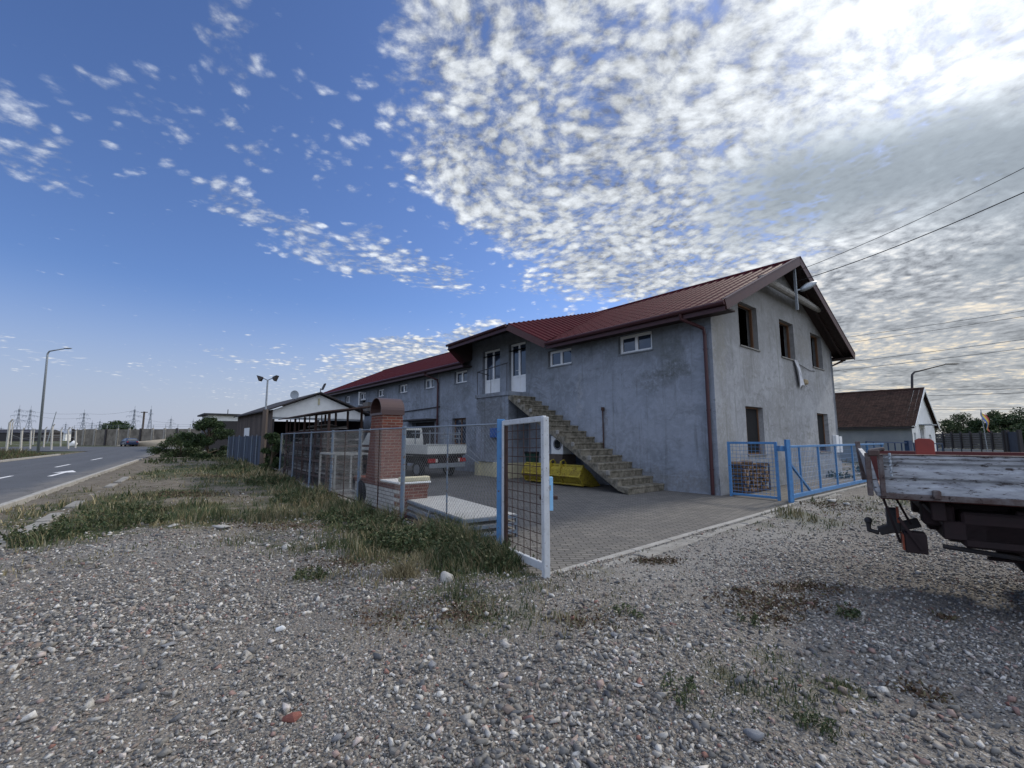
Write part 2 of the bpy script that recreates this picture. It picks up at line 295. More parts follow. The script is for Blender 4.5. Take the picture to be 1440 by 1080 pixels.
def brick(name, c1, c2, mortar, bw=.22, rh=.075, rot=(0, 0, 0), off=.5, ms=.012, bump=.5, co_name='Object', swap=None):
    m = bpy.data.materials.new(name); m.use_nodes = True; t = m.node_tree; x = X(t); b = t.nodes['Principled BSDF']
    co = t.nodes.new('ShaderNodeTexCoord').outputs[co_name]
    if swap:
        a = x.xyz(co); v = x.comb(x.m('ADD', a[0], a[1]), a[2])
    else: v = x.map(co, rot=rot)
    n = t.nodes.new('ShaderNodeTexBrick'); x.put(n.inputs['Vector'], v); n.offset = off
    n.inputs['Color1'].default_value = (*c1, 1); n.inputs['Color2'].default_value = (*c2, 1); n.inputs['Mortar'].default_value = (*mortar, 1)
    n.inputs['Scale'].default_value = 1; n.inputs['Brick Width'].default_value = bw; n.inputs['Row Height'].default_value = rh
    n.inputs['Mortar Size'].default_value = ms; n.inputs['Mortar Smooth'].default_value = .3; n.inputs['Bias'].default_value = 0
    c = x.mix(x.m('MULTIPLY', x.ss(x.noise(co, 3.0, 6, .65), .45, .7), .55), n.outputs['Color'], tuple(k * .6 for k in c1))
    c = x.mix(x.m('MULTIPLY', x.ss(x.noise(co, .6, 5, .65), .45, .7), .35), c, tuple(k * .55 for k in c2))
    x.put(b.inputs['Base Color'], c); b.inputs['Roughness'].default_value = .9; b.inputs['Specular IOR Level'].default_value = .2
    bn = t.nodes.new('ShaderNodeBump'); bn.inputs['Strength'].default_value = bump; bn.inputs['Distance'].default_value = .012
    x.put(bn.inputs['Height'], x.m('ADD', x.m('SUBTRACT', 1.0, n.outputs['Fac']), x.m('MULTIPLY', x.noise(co, 40.0, 4), .4))); t.links.new(bn.outputs[0], b.inputs['Normal'])
    return m
M['red_brick'] = brick('red_brick', (.185, .062, .040), (.12, .040, .030), (.22, .165, .135), .21, .066, swap=True, ms=.009)
M['white_brick'] = brick('white_brick', (.56, .54, .50), (.46, .44, .40), (.24, .22, .20), .24, .08, swap=True)
M['paver'] = brick('paving_blocks', (.175, .165, .15), (.12, .115, .11), (.05, .046, .04), .20, .10, rot=(0, 0, R(-3)), ms=.010, bump=.6)
M['tiles'] = brick('clay_roof_tiles', (.085, .045, .035), (.055, .032, .028), (.015, .012, .012), .19, .17, ms=.02, bump=1.0)

def leafmat(name, stops, rough=.6):
    m = bpy.data.materials.new(name); m.use_nodes = True; t = m.node_tree; x = X(t); b = t.nodes['Principled BSDF']
    g = t.nodes.new('ShaderNodeNewGeometry').outputs['Random Per Island']
    co = t.nodes.new('ShaderNodeTexCoord').outputs['Object']
    c = x.ramp(g, stops)
    c = x.mix(x.ss(x.noise(co, 1.1, 3), .35, .65, 0, .45), c, tuple(k * .5 for k in stops[0][1]))
    x.put(b.inputs['Base Color'], c); b.inputs['Roughness'].default_value = rough; b.inputs['Specular IOR Level'].default_value = .2
    b.inputs['Subsurface Weight'].default_value = 0
    return m
M['grass_green'] = leafmat('green_weed', [(0, (.036, .06, .026)), (.4, (.062, .088, .038)), (.7, (.095, .11, .05)), (1, (.20, .18, .10))])
M['grass_dry'] = leafmat('dry_grass', [(0, (.12, .10, .055)), (.5, (.24, .20, .11)), (1, (.38, .34, .22))])
M['weed_brown'] = leafmat('brown_low_weed', [(0, (.07, .042, .028)), (.6, (.12, .08, .052)), (1, (.12, .12, .06))])
M['leaf_dark'] = leafmat('dark_leaf', [(0, (.018, .035, .014)), (.6, (.035, .06, .022)), (1, (.06, .09, .03))])
M['leaf_mid'] = leafmat('mid_leaf', [(0, (.03, .05, .02)), (.6, (.055, .08, .03)), (1, (.09, .11, .045))])
M['stone'] = None
def stonemat():
    m = bpy.data.materials.new('gravel_stone'); m.use_nodes = True; t = m.node_tree; x = X(t); b = t.nodes['Principled BSDF']
    g = t.nodes.new('ShaderNodeNewGeometry').outputs['Random Per Island']
    co = t.nodes.new('ShaderNodeTexCoord').outputs['Object']
    c = x.ramp(g, [(0, (.09, .095, .105)), (.22, (.15, .148, .145)), (.42, (.23, .215, .19)), (.56, (.20, .155, .13)), (.66, (.31, .29, .26)), (.80, (.40, .385, .355)), (.92, (.60, .58, .54)), (.985, (.20, .09, .07)), (1, (.55, .54, .52))])
    c = x.mix(x.ss(x.noise(co, 45.0, 4, .7), .35, .7, 0, .45), c, (.12, .115, .105))
    x.put(b.inputs['Base Color'], c); b.inputs['Roughness'].default_value = .85; b.inputs['Specular IOR Level'].default_value = .25
    bn = t.nodes.new('ShaderNodeBump'); bn.inputs['Strength'].default_value = .5; bn.inputs['Distance'].default_value = .004
    x.put(bn.inputs['Height'], x.noise(co, 120.0, 4, .7)); t.links.new(bn.outputs[0], b.inputs['Normal'])
    return m
M['stone'] = stonemat()

# ------------------------------------------------------------------ mesh builder
class MB:
    def __init__(s): s.v = []; s.f = []
    def add(s, vs, fs):
        b = len(s.v); s.v += [tuple(p) for p in vs]; s.f += [tuple(b + i for i in f) for f in fs]; return s
    def box(s, x0, x1, y0, y1, z0, z1, mx=None):
        vs = [Vector(p) for p in ((x0, y0, z0), (x1, y0, z0), (x1, y1, z0), (x0, y1, z0), (x0, y0, z1), (x1, y0, z1), (x1, y1, z1), (x0, y1, z1))]
        if mx is not None: vs = [mx @ p for p in vs]
        return s.add(vs, [(0, 3, 2, 1), (4, 5, 6, 7), (0, 1, 5, 4), (1, 2, 6, 5), (2, 3, 7, 6), (3, 0, 4, 7)])
    def bar(s, p, q, w, h=None, up=(0, 0, 1)):
        p, q = Vector(p), Vector(q); h = h or w; d = (q - p).normalized(); up = Vector(up)
        if abs(d.dot(up)) > .98: up = Vector((1, 0, 0))
        a = d.cross(up).normalized(); b = a.cross(d).normalized(); vs = []
        for e in (p, q):
            for (i, j) in ((-1, -1), (1, -1), (1, 1), (-1, 1)): vs.append(e + a * (i * w / 2) + b * (j * h / 2))
        return s.add(vs, [(0, 1, 2, 3), (7, 6, 5, 4), (0, 4, 5, 1), (1, 5, 6, 2), (2, 6, 7, 3), (3, 7, 4, 0)])
    def tube(s, pts, r, n=8, caps=True):
        pts = [Vector(p) for p in pts]; rs = r if isinstance(r, (list, tuple)) else [r] * len(pts)
        d0 = (pts[1] - pts[0]).normalized(); up = Vector((0, 0, 1)) if abs(d0.z) < .9 else Vector((1, 0, 0))
        a = d0.cross(up).normalized(); vs = []; fs = []
        for i, p in enumerate(pts):
            d = (pts[min(i + 1, len(pts) - 1)] - pts[max(i - 1, 0)]).normalized()
            a = (a - d * a.dot(d)).normalized(); b = d.cross(a)
            for k in range(n):
                t = 2 * math.pi * k / n; vs.append(p + (a * math.cos(t) + b * math.sin(t)) * rs[i])
        for i in range(len(pts) - 1):
            for k in range(n):
                k2 = (k + 1) % n; fs.append((i * n + k, (i + 1) * n + k, (i + 1) * n + k2, i * n + k2))
        if caps: fs.append(tuple(range(n))); fs.append(tuple((len(pts) - 1) * n + k for k in reversed(range(n))))
        return s.add(vs, fs)
    def prism(s, poly, d):
        """closed 3D polygon extruded by vector d"""
        d = Vector(d); n = len(poly); vs = [Vector(p) for p in poly] + [Vector(p) + d for p in poly]
        fs = [tuple(reversed(range(n))), tuple(range(n, 2 * n))] + [(i, (i + 1) % n, n + (i + 1) % n, n + i) for i in range(n)]
        return s.add(vs, fs)
    def build(s, name, material, parent=None, smooth=False, bevel=0.0, seg=1, normals=True):
        me = bpy.data.meshes.new(name); me.from_pydata(s.v, [], s.f); me.update()
        if normals:
            import bmesh
            bm = bmesh.new(); bm.from_mesh(me); bmesh.ops.recalc_face_normals(bm, faces=bm.faces); bm.to_mesh(me); bm.free()
        me.materials.append(M[material] if isinstance(material, str) else material)
        if smooth: me.polygons.foreach_set('use_smooth', [True] * len(me.polygons))
        o = bpy.data.objects.new(name, me); col.objects.link(o)
        if parent is not None: o.parent = parent
        if bevel:
            b = o.modifiers.new('bevel', 'BEVEL'); b.width = bevel; b.segments = seg; b.limit_method = 'ANGLE'
        return o
def tag(o, label, cat, group=None):
    o['label'] = label; o['category'] = cat
    if group: o['group'] = group
    return o
def kind(o, k, label=None, cat=None):
    o['kind'] = k
    if label: o['label'] = label
    if cat: o['category'] = cat
    return o
def empty(name, loc, rz, label, cat, group=None):
    o = bpy.data.objects.new(name, None); o.empty_display_size = .3; col.objects.link(o)
    o.location = loc; o.rotation_euler = (0, 0, rz); return tag(o, label, cat, group)
def copy_tree(o, loc, rz=None, label=None, scale=None):
    def cp(a, par):
        c = a.copy(); col.objects.link(c); c.parent = par
        for ch in list(a.children): cp(ch, c)
        return c
    r = cp(o, None); r.location = loc
    if rz is not None: r.rotation_euler = (0, 0, rz)
    if label: r['label'] = label
    if scale: r.scale = (scale,) * 3 if isinstance(scale, (int, float)) else scale
    return r
def clip(poly, n, d):
    """keep the side n.p <= d of a 3D polygon"""
    out = []; n = Vector(n)
    for i in range(len(poly)):
        a, b = poly[i], poly[(i + 1) % len(poly)]; da, db = n.dot(a) - d, n.dot(b) - d
        if da <= 0: out.append(a)
        if (da < 0 < db) or (db < 0 < da): out.append(a + (b - a) * (da / (da - db)))
    return out
def wall(mb, org, ax, nrm, w, h, holes, th, clips=()):
    """wall sheet with openings; org lower corner, ax along, nrm outward; built thick, with reveals"""
    org, ax, nrm = Vector(org), Vector(ax), Vector(nrm); up = Vector((0, 0, 1))
    xs = sorted({0, w} | {k for hh in holes for k in hh[:2]}); zs = sorted({0, h} | {k for hh in holes for k in hh[2:4]})
    for i in range(len(xs) - 1):
        for j in range(len(zs) - 1):
            cx, cz = (xs[i] + xs[i + 1]) / 2, (zs[j] + zs[j + 1]) / 2
            if any(a < cx < b and c < cz < d for a, b, c, d in holes): continue
            for off in (0, -th):
                q = [org + ax * a + up * b + nrm * off for a, b in ((xs[i], zs[j]), (xs[i + 1], zs[j]), (xs[i + 1], zs[j + 1]), (xs[i], zs[j + 1]))]
                for (cn, cd) in clips: q = clip(q, cn, cd)
                if len(q) > 2: mb.add(q, [tuple(range(len(q)))])
    for a, b, c, d in holes:
        for p, q in (((a, c), (b, c)), ((b, c), (b, d)), ((b, d), (a, d)), ((a, d), (a, c))):
            P0, P1 = org + ax * p[0] + up * p[1], org + ax * q[0] + up * q[1]
            mb.add([P0, P1, P1 - nrm * th, P0 - nrm * th], [(0, 1, 2, 3)])

# ------------------------------------------------------------------ places
AZL, AZV = R(-40), R(50)                 # long side and gable directions (azimuth from +Y)
U = Vector((math.sin(AZL), math.cos(AZL), 0)); V = Vector((math.sin(AZV), math.cos(AZV), 0))
C0 = Vector((5.9, 13.08, 0))
RZB = math.atan2(U.y, U.x)
def frame(loc, az):                       # local +x along azimuth az
    return Matrix.Translation(Vector(loc)) @ Matrix.Rotation(R(90) - az, 4, 'Z')
rd = Vector((math.sin(R(-34.5)), math.cos(R(-34.5)), 0)); rn = Vector((rd.y, -rd.x, 0))   # road direction, normal pointing right
RO = -3.66                                # near kerb: rn.p = RO
def sm(a, b, t):
    t = np.clip((t - a) / (b - a), 0, 1); return t * t * (3 - 2 * t)

yard = [(.30, 5.42), (13.2, 16.95), (15.2, 19.3), (8.5, 26.9), (-28, 47), (-27.4, 42.5), (-16.0, 28.4), (-10.2, 19.9), (-3.65, 10.85), (-2.09, 8.8), (-.12, 6.45)]
def inpoly(X_, Y_, poly):
    r = np.zeros(X_.shape, bool); n = len(poly)
    for i in range(n):
        x1, y1 = poly[i]; x2, y2 = poly[(i + 1) % n]
        c = ((y1 > Y_) != (y2 > Y_)) & (X_ < (x2 - x1) * (Y_ - y1) / (y2 - y1 + 1e-12) + x1); r ^= c
    return r
def vnoise(X_, Y_, s, seed=0):
    r = np.random.default_rng(seed); tab = r.random((64, 64))
    a, b = X_ * s + 1000.3, Y_ * s + 1000.7; i, j = np.floor(a).astype(int), np.floor(b).astype(int); fa, fb = a - i, b - j
    fa, fb = fa * fa * (3 - 2 * fa), fb * fb * (3 - 2 * fb); g = lambda p, q: tab[p % 64, q % 64]
    return (g(i, j) * (1 - fa) + g(i + 1, j) * fa) * (1 - fb) + (g(i, j + 1) * (1 - fa) + g(i + 1, j + 1) * fa) * fb
def roadmask(X_, Y_):
    s = X_ * rn.x + Y_ * rn.y; t = X_ * rd.x + Y_ * rd.y
    a = (s < RO) & (s > -11.1) & (t < 80)
    cr = (Y_ > 56 + .10 * (X_ + 50)) & (Y_ < 78 - .05 * (X_ + 50)) & (X_ < -38) & (X_ > -84)
    return a | cr
def height(X_, Y_):
    far = .25 * sm(45, 75, Y_) * sm(-20, -40, X_)
    bumps = .05 * (vnoise(X_, Y_, .55, 1) - .5) + .03 * (vnoise(X_, Y_, 1.9, 2) - .5) + .012 * (vnoise(X_, Y_, 7, 3) - .5)
    s = X_ * rn.x + Y_ * rn.y
    bank = .10 * np.exp(-((s - RO - 3.2) / 1.2) ** 2) * sm(0, 4, Y_)
    heap = .07 * np.exp(-((X_ + 2.2) ** 2 / 3 + (Y_ - 4.6) ** 2 / 1.5)) + .05 * np.exp(-((X_ - .9) ** 2 / .8 + (Y_ - 3.4) ** 2 / .5)) + .06 * np.exp(-((X_ - 8.6) ** 2 / .5 + (Y_ - 11.2) ** 2 / .3))
    near = np.exp(-((X_ * X_ + Y_ * Y_) / 60 ** 2))
    z = far + (bumps + bank + heap) * near
    yd = inpoly(X_, Y_, yard); z = np.where(yd, -.06, z)
    z = np.where(roadmask(X_, Y_), far - .07, z)
    return z
def hz(x_, y_): return float(height(np.array([x_], float), np.array([y_], float))[0])

# weed density over the ground; patches (px, py, radius across, along-depth factor, strength)
fence_pts = [(-.16, 6.52), (-2.09, 8.86), (-3.65, 11.05), (-10.2, 20.21), (-16.2, 28.55), (-28.0, 42.5)]
def distfence(X_, Y_):
    d = np.full(X_.shape, 1e9)
    for (x1, y1), (x2, y2) in zip(fence_pts, fence_pts[1:]):
        t = np.clip(((X_ - x1) * (x2 - x1) + (Y_ - y1) * (y2 - y1)) / ((x2 - x1) ** 2 + (y2 - y1) ** 2), 0, 1)
        d = np.minimum(d, np.hypot(X_ - x1 - t * (x2 - x1), Y_ - y1 - t * (y2 - y1)))
    return d
patches = [(620, 770, .8, .9), (560, 775, .7, .9), (690, 790, .45, .8), (500, 745, 1.0, .7), (160, 740, 1.4, .6), (60, 765, 1.0, .6), (255, 735, 1.3, .5), (20, 740, .8, .5), (120, 690, 2.0, .4), (90, 800, .7, .28), (210, 775, .9, .26), (340, 765, .8, .28), (20, 800, .6, .3), (470, 775, .7, .35), (60, 725, 1.6, .5), (150, 700, 1.4, .5), (1080, 960, .55, .10), (1130, 1000, .3, .10), (640, 890, .5, .18), (520, 830, .5, .25), (330, 690, 1.6, .7),
           (430, 715, 1.2, .65), (300, 725, 1.0, .5), (100, 715, 1.2, .6), (230, 700, 1.5, .6), (260, 665, 2.5, .6), (600, 850, .45, .3), (700, 870, .4, .22), (1010, 950, .35, .22), (1150, 965, .25, .2), (950, 1000, .2, .25),
           (1060, 970, .5, .2), (1150, 995, .18, .22), (1070, 890, .15, .35), (920, 905, .2, .3), (1195, 870, .12, .4), (1190, 975, .12, .4), (430, 825, .3, .5), (820, 885, .35, .2), (1150, 1035, .2, .3), (1055, 920, .2, .3), (870, 860, .2, .2)]
PT = [(G(a, b), r_, s_) for a, b, r_, s_ in patches]
def weed(X_, Y_):
    df = distfence(X_, Y_)
    s = X_ * rn.x + Y_ * rn.y
    w = .85 * np.exp(-(df / .9) ** 2) + .42 * np.exp(-(df / 2.2) ** 2)
    w += .72 * sm(7.0, 10, Y_) * sm(RO + .3, RO + 2.0, s) * (vnoise(X_, Y_, .45, 5) * 1.9 - .35).clip(0, 1.3)
    for p, r_, st in PT: w += st * np.exp(-(((X_ - p.x) ** 2 + (Y_ - p.y) ** 2) / r_ ** 2))
    w += .8 * sm(-11.3, -12.3, s)
    w += .5 * sm(22, 30, X_) + .6 * sm(40, 60, Y_)
    w *= .15 + 1.9 * (vnoise(X_, Y_, 1.3, 6) * .55 + vnoise(X_, Y_, 4.1, 16) * .45) ** 1.5 * 1.3
    w = np.where(roadmask(X_, Y_), 0, w)
    w = np.where((s > RO + 1.15) & (s < RO + 1.45) & (Y_ < 26), w * .2, w)
    return np.clip(w, 0, 1.2)

# ------------------------------------------------------------------ ground sheet
def axis(lo, hi, step, grow=1.045, s_near=8):
    a = [0.0]; st = step
    while a[-1] < hi:
        a.append(a[-1] + st)
        if a[-1] > s_near: st = min(st * grow, 200)
    b = [0.0]; st = step
    while b[-1] > lo:
        b.append(b[-1] - st)
        if b[-1] < -s_near: st = min(st * grow, 200)
    return np.array(sorted(set(a + b)))
gx, gy = axis(-3500, 3500, .09), axis(-300, 4500, .09)
XX, YY = np.meshgrid(gx, gy); ZZ = height(XX, YY)
nx, ny = len(gx), len(gy)
vs = np.stack([XX.ravel(), YY.ravel(), ZZ.ravel()], 1).astype('f')
ii = np.arange(nx * ny).reshape(ny, nx)
qs = np.stack([ii[:-1, :-1], ii[:-1, 1:], ii[1:, 1:], ii[1:, :-1]], -1).reshape(-1, 4)
def npmesh(name, vs, fs, material, smooth=False):
    me = bpy.data.meshes.new(name); n = fs.shape[1]
    me.vertices.add(len(vs)); me.vertices.foreach_set('co', np.ascontiguousarray(vs, 'f').ravel())
    me.loops.add(fs.size); me.loops.foreach_set('vertex_index', np.ascontiguousarray(fs, 'i').ravel())
    me.polygons.add(len(fs)); me.polygons.foreach_set('loop_start', np.arange(0, fs.size, n, dtype='i'))
    me.polygons.foreach_set('loop_total', np.full(len(fs), n, 'i'))
    if smooth: me.polygons.foreach_set('use_smooth', np.ones(len(fs), bool))
    me.update(calc_edges=True); me.materials.append(M[material] if isinstance(material, str) else material)
    o = bpy.data.objects.new(name, me); col.objects.link(o); return o
def ground_mat():
    m = bpy.data.materials.new('gravel_ground'); m.use_nodes = True; t = m.node_tree; x = X(t); b = t.nodes['Principled BSDF']
    co = t.nodes.new('ShaderNodeTexCoord').outputs['Object']
    at = t.nodes.new('ShaderNodeAttribute'); at.attribute_name = 'mask'; mk = x.xyz(at.outputs['Vector'])
    base = x.mix(x.ss(x.noise(co, .5, 6, .6), .35, .65), (.20, .176, .148), (.14, .124, .106))
    v1 = x.vor(co, 26.0, 'F1', 'Color'); d1 = x.vor(co, 26.0, 'F1', 'Distance'); v1s = x.xyz(v1)[0]
    v2 = x.vor(co, 62.0, 'F1', 'Color'); d2 = x.vor(co, 62.0, 'F1', 'Distance'); v2s = x.xyz(v2)[1]
    st = [(0, (.07, .072, .08)), (.35, (.14, .14, .138)), (.6, (.20, .19, .175)), (.8, (.27, .26, .245)), (.93, (.40, .39, .37)), (1, (.5, .49, .47))]
    big_ = x.ramp(v1s, st); sml = x.ramp(v2s, st)
    cov1 = x.m('MULTIPLY', x.ss(d1, .55, .25), x.ss(x.noise(co, 1.1, 4, .6), .38, .60))
    cov2 = x.ss(d2, .65, .30)
    c = x.mix(x.m('MULTIPLY', cov2, .75), base, sml)
    c = x.mix(x.m('MULTIPLY', cov1, .85), c, big_)
    soil = x.mix(x.ss(x.noise(co, 3.0, 6, .7), .4, .65), (.12, .10, .075), (.20, .175, .135))
    gr = x.mix(x.ss(x.noise(co, 6.0, 5, .7), .4, .65), (.045, .06, .028), (.10, .095, .05))
    wet = x.ss(x.m('ADD', mk[0], x.m('MULTIPLY', x.m('SUBTRACT', x.noise(co, 2.5, 5, .7), .5), .7)), .25, .85)
    c = x.mix(x.m('MULTIPLY', mk[1], .85), c, soil)
    c = x.mix(wet, c, gr)
    c = x.mix(mk[2], c, x.mix(x.noise(co, 9.0, 5, .7), (.24, .235, .225), (.34, .335, .32)))
    x.put(b.inputs['Base Color'], c); b.inputs['Roughness'].default_value = .95; b.inputs['Specular IOR Level'].default_value = .15
    bn = t.nodes.new('ShaderNodeBump'); bn.inputs['Strength'].default_value = .9; bn.inputs['Distance'].default_value = .02
    hh = x.m('ADD', x.m('MULTIPLY', x.ss(d1, .6, .1), x.m('MULTIPLY', cov1, 1.0)), x.m('ADD', x.m('MULTIPLY', x.ss(d2, .7, .1), .4), x.noise(co, 30.0, 5, .7)))
    x.put(bn.inputs['Height'], hh); t.links.new(bn.outputs[0], b.inputs['Normal'])
    return m
ground = npmesh('ground', vs, qs, ground_mat(), True); kind(ground, 'structure')
S_ = XX * rn.x + YY * rn.y
mask = np.zeros((nx * ny, 3), 'f')
mask[:, 0] = (weed(XX, YY) * .8).ravel()
soilm = sm(7.0, 9.5, YY) * sm(RO - 1, RO + 1, S_) * (1 - sm(-1.0, 3, XX)) + sm(-11, -12, S_) + sm(25, 40, np.hypot(XX, YY))
mask[:, 1] = np.clip(soilm, 0, 1).ravel()
# pale dust: strip along the yard kerb and where tyres cross it
kd = (XX - .46) * math.cos(R(48)) - (YY - 5.59) * math.sin(R(48))
kt = (XX - .46) * math.sin(R(48)) + (YY - 5.59) * math.cos(R(48))
dust = np.exp(-((kd - .9) / .8) ** 2) * sm(-.5, 1, kt) * sm(13, 9, kt) * (.35 + .8 * vnoise(XX, YY, 1.3, 8))
dust = np.maximum(dust, .8 * np.exp(-((XX + 5.2) ** 2 / 1.2 + (YY - 6.5) ** 2 / .12)) * vnoise(XX, YY, 5, 9) * 1.6)
mask[:, 2] = np.clip(dust * .55, 0, .7).ravel()
at = ground.data.attributes.new('mask', 'FLOAT_VECTOR', 'POINT'); at.data.foreach_set('vector', mask.ravel())

# ------------------------------------------------------------------ road
def strip(name, s0, s1, t0, t1, material, dz, n=40, thick=0.0):
    vs = []; fs = []
    for i in range(n + 1):
        t = t0 + (t1 - t0) * i / n
        for s in (s0, s1):
            p = rd * t + rn * s; vs.append((p.x, p.y, .25 * float(sm(45, 75, np.array(p.y))) * float(sm(-20, -40, np.array(p.x))) + dz))
    fs = [(2 * i, 2 * i + 1, 2 * i + 3, 2 * i + 2) for i in range(n)]
    return MB().add(vs, fs), vs
rmb, _ = strip('r', RO, -11.1, -30, 80, 'asphalt', 0.0)
o = rmb.build('road', 'asphalt', normals=False); kind(o, 'structure')
crs = MB(); N_ = 24
vs_ = []
for i in range(N_ + 1):
    X0 = -38 - (i / N_) * 46
    vs_ += [(X0, 56.2 + .10 * (X0 + 50), .255 * float(sm(45, 75, np.array(56.2))) * 1.0 + .004), (X0, 67, .25 * .8 + .02), (X0, 77.8 - .05 * (X0 + 50), .258)]
for i in range(N_): a = i * 3; crs.add([], []); crs.f += [(a, a + 1, a + 4, a + 3), (a + 1, a + 2, a + 5, a + 4)]
crs.v = vs_
kind(crs.build('side_road', 'asphalt', normals=False), 'structure')
def rz_at(p): return .25 * float(sm(45, 75, np.array(p.y))) * float(sm(-20, -40, np.array(p.x)))
mk = MB()
def dash(s, t, L=1.6, w=.14):
    a, b = rd * t, rd * (t + L); z = rz_at(a) + .004
    mk.add([(*(a + rn * (s - w / 2)).xy, z), (*(a + rn * (s + w / 2)).xy, z), (*(b + rn * (s + w / 2)).xy, z), (*(b + rn * (s - w / 2)).xy, z)], [(0, 1, 2, 3)])
t_of = lambda p: rd.dot(p)
for a, b in (((0, 675), (22, 669)), ((78, 657), (101, 653)), ((132, 647), (147, 644))):
    dash(-6.6, t_of(G(*a)), t_of(G(*b)) - t_of(G(*a)), .15)
for k in range(1, 5): dash(-6.6, t_of(G(0, 675)) - 4.6 * k - 3, 2.6, .15)
ta, tb = t_of(G(78, 669.5)), t_of(G(121, 661))
dash(-5.2, ta, (tb - ta) * .62, .16)
hA = rd * (ta + (tb - ta) * .60); hB = rd * tb
mk.add([(*(hA + rn * (-5.2 + .42)).xy, .0045), (*(hA + rn * (-5.2 - .42)).xy, .0045), (*(hB + rn * -5.2).xy, .0045)], [(0, 1, 2)])
kind(mk.build('road_markings', 'marking', normals=False), 'structure')
def kerbline(name, s, t0, t1, w=.15, hgt=.1, seg=1.0, jitter=0.0, material='kerb'):
    mb = MB(); t = t0
    while t < t1:
        if jitter and random.random() < .30: t += seg; continue
        hj = random.uniform(-jitter, jitter * .2)
        a = rd * t + rn * (s + hj * 1.5); b = rd * (t + seg - .012) + rn * s; z = rz_at(a) + hgt + random.uniform(-.004, .004) + hj
        a = Vector((a.x, a.y, z - .15)); b = Vector((b.x, b.y, z - .15)); mb.bar(a, b, w, .30); t += seg
    return mb.build(name, material, bevel=.015)
kind(kerbline('kerb', RO + .02, -8, 46), 'structure')
kind(kerbline('kerb', -11.1 - .08, -20, 62, hgt=.14), 'structure')
kind(kerbline('kerb', RO + 1.3, 8, 24.5, w=.22, hgt=.05, seg=1.1, jitter=.06, material='concrete'), 'structure')

# ------------------------------------------------------------------ paved yard
ym = MB(); inner = [(max(p[0], -1e9), p[1]) for p in yard]
ym.add([(p[0], p[1], .004) for p in inner], [tuple(range(len(inner)))])
yo = ym.build('yard_paving', 'paver', normals=False); kind(yo, 'structure')
kb = MB()
K0, K1 = Vector((.25, 5.38, 0)), Vector((13.3, 17.12, 0)); kdv = (K1 - K0).normalized(); L_ = (K1 - K0).length; t = 0
while t < L_:
    kb.bar(K0 + kdv * t + Vector((0, 0, -.05)), K0 + kdv * (t + .99) + Vector((0, 0, -.05)), .10, .14 + random.uniform(0, .008)); t += 1
kind(kb.build('yard_kerb', 'kerb', bevel=.01), 'structure')
ap = MB(); nrmk = Vector((kdv.y, -kdv.x, 0)); t = 0
for i in range(9):
    L2 = random.uniform(.8, 1.8); a = K0 + kdv * (t + .5) + nrmk * .22
    ap.bar(a + Vector((0, 0, -.03)), a + kdv * (L2 - .05) + Vector((0, 0, -.03)), .22 + random.uniform(-.05, .05), .09); t += L2
kind(ap.build('kerb_footing', 'concrete', bevel=.02), 'structure')
gl_ = MB(); gs_ = Vector((7.04, 11.65, 0)); ge_ = gs_ + V * 10.2
gl_.bar(gs_ + Vector((0, 0, -.01)), ge_ + Vector((0, 0, -.01)), .28, .12)
kind(gl_.build('gate_track_kerb', 'concrete', bevel=.01), 'structure')

# ================================================================== MAIN BUILDING (local x along the long wall, y outward, z up)
LB, WB = 35.4, 11.5; RZ_, RE, SL = 8.28, 5.40, (8.28 - 5.40) / 6.3
bld = empty('workshop_building', C0, RZB, 'long two-storey grey stucco building with dark red metal roof and outside stair', 'building')
def roofz(y): return RE + (.55 - y) * SL
DX0, DX1 = 7.9, 12.3
wm = MB()
long_holes = [(2.0, 3.35, 4.52, 5.18), (5.57, 6.87, 4.5, 5.17), (12.76, 13.95, 4.47, 5.12), (16.0, 17.2, 4.46, 5.05), (19.3, 20.5, 4.46, 5.02), (22.7, 23.8, 4.46, 5.0),
              (25.8, 27.1, 3.95, 5.0), (28.9, 30.0, 4.4, 4.98), (32.0, 33.0, 4.4, 4.98), (8.25, 9.42, 3.62, 5.88), (10.05, 11.42, 3.70, 5.85), (12.8, 14.1, 1.3, 2.66), (15.9, 18.6, .0, 2.55)]
TH_ = .35
wall(wm, (0, 0, 0), (1, 0, 0), (0, 1, 0), LB, 5.56, [h if h[3] < 5.5 else (h[0], h[1], h[2], 5.56) for h in long_holes], TH_)
wall(wm, (6.9, 0, 5.56), (1, 0, 0), (0, 1, 0), 5.6, 1.0, [(h[0] - 6.9, h[1] - 6.9, 0, h[3] - 5.56) for h in long_holes[9:11]], TH_, clips=[((-.75, 0, 1), 6.6 - .75 * 8.1)])
wm.box(0, LB, -WB, -WB + .3, 0, 5.5)
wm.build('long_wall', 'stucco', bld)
gm = MB()
gh = [(1.9, 3.36, 4.6, 6.09), (5.36, 6.8, 4.63, 6.08), (8.75, 10.15, 4.6, 6.07), (2.0, 3.35, 1.09, 2.64), (8.8, 10.2, 1.05, 2.66)]
wall(gm, (0, 0, 0), (0, -1, 0), (-1, 0, 0), WB, 8.2, gh, TH_, clips=[((0, SL, 1), roofz(0) - .10), ((0, -SL, 1), roofz(0) - .10 + SL * WB)])
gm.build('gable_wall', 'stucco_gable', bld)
g2 = MB(); wall(g2, (LB, 0, 0), (0, -1, 0), (1, 0, 0), WB, 8.2, [], TH_, clips=[((0, SL, 1), roofz(0) - .10), ((0, -SL, 1), roofz(0) - .10 + SL * WB)])
g2.build('far_gable_wall', 'stucco', bld)
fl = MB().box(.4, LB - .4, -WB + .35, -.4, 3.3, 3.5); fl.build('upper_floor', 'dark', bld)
fl = MB().box(.35, LB - .4, -5.9, -5.75, 0.02, 7.9); fl.build('inner_wall', 'dark', bld)
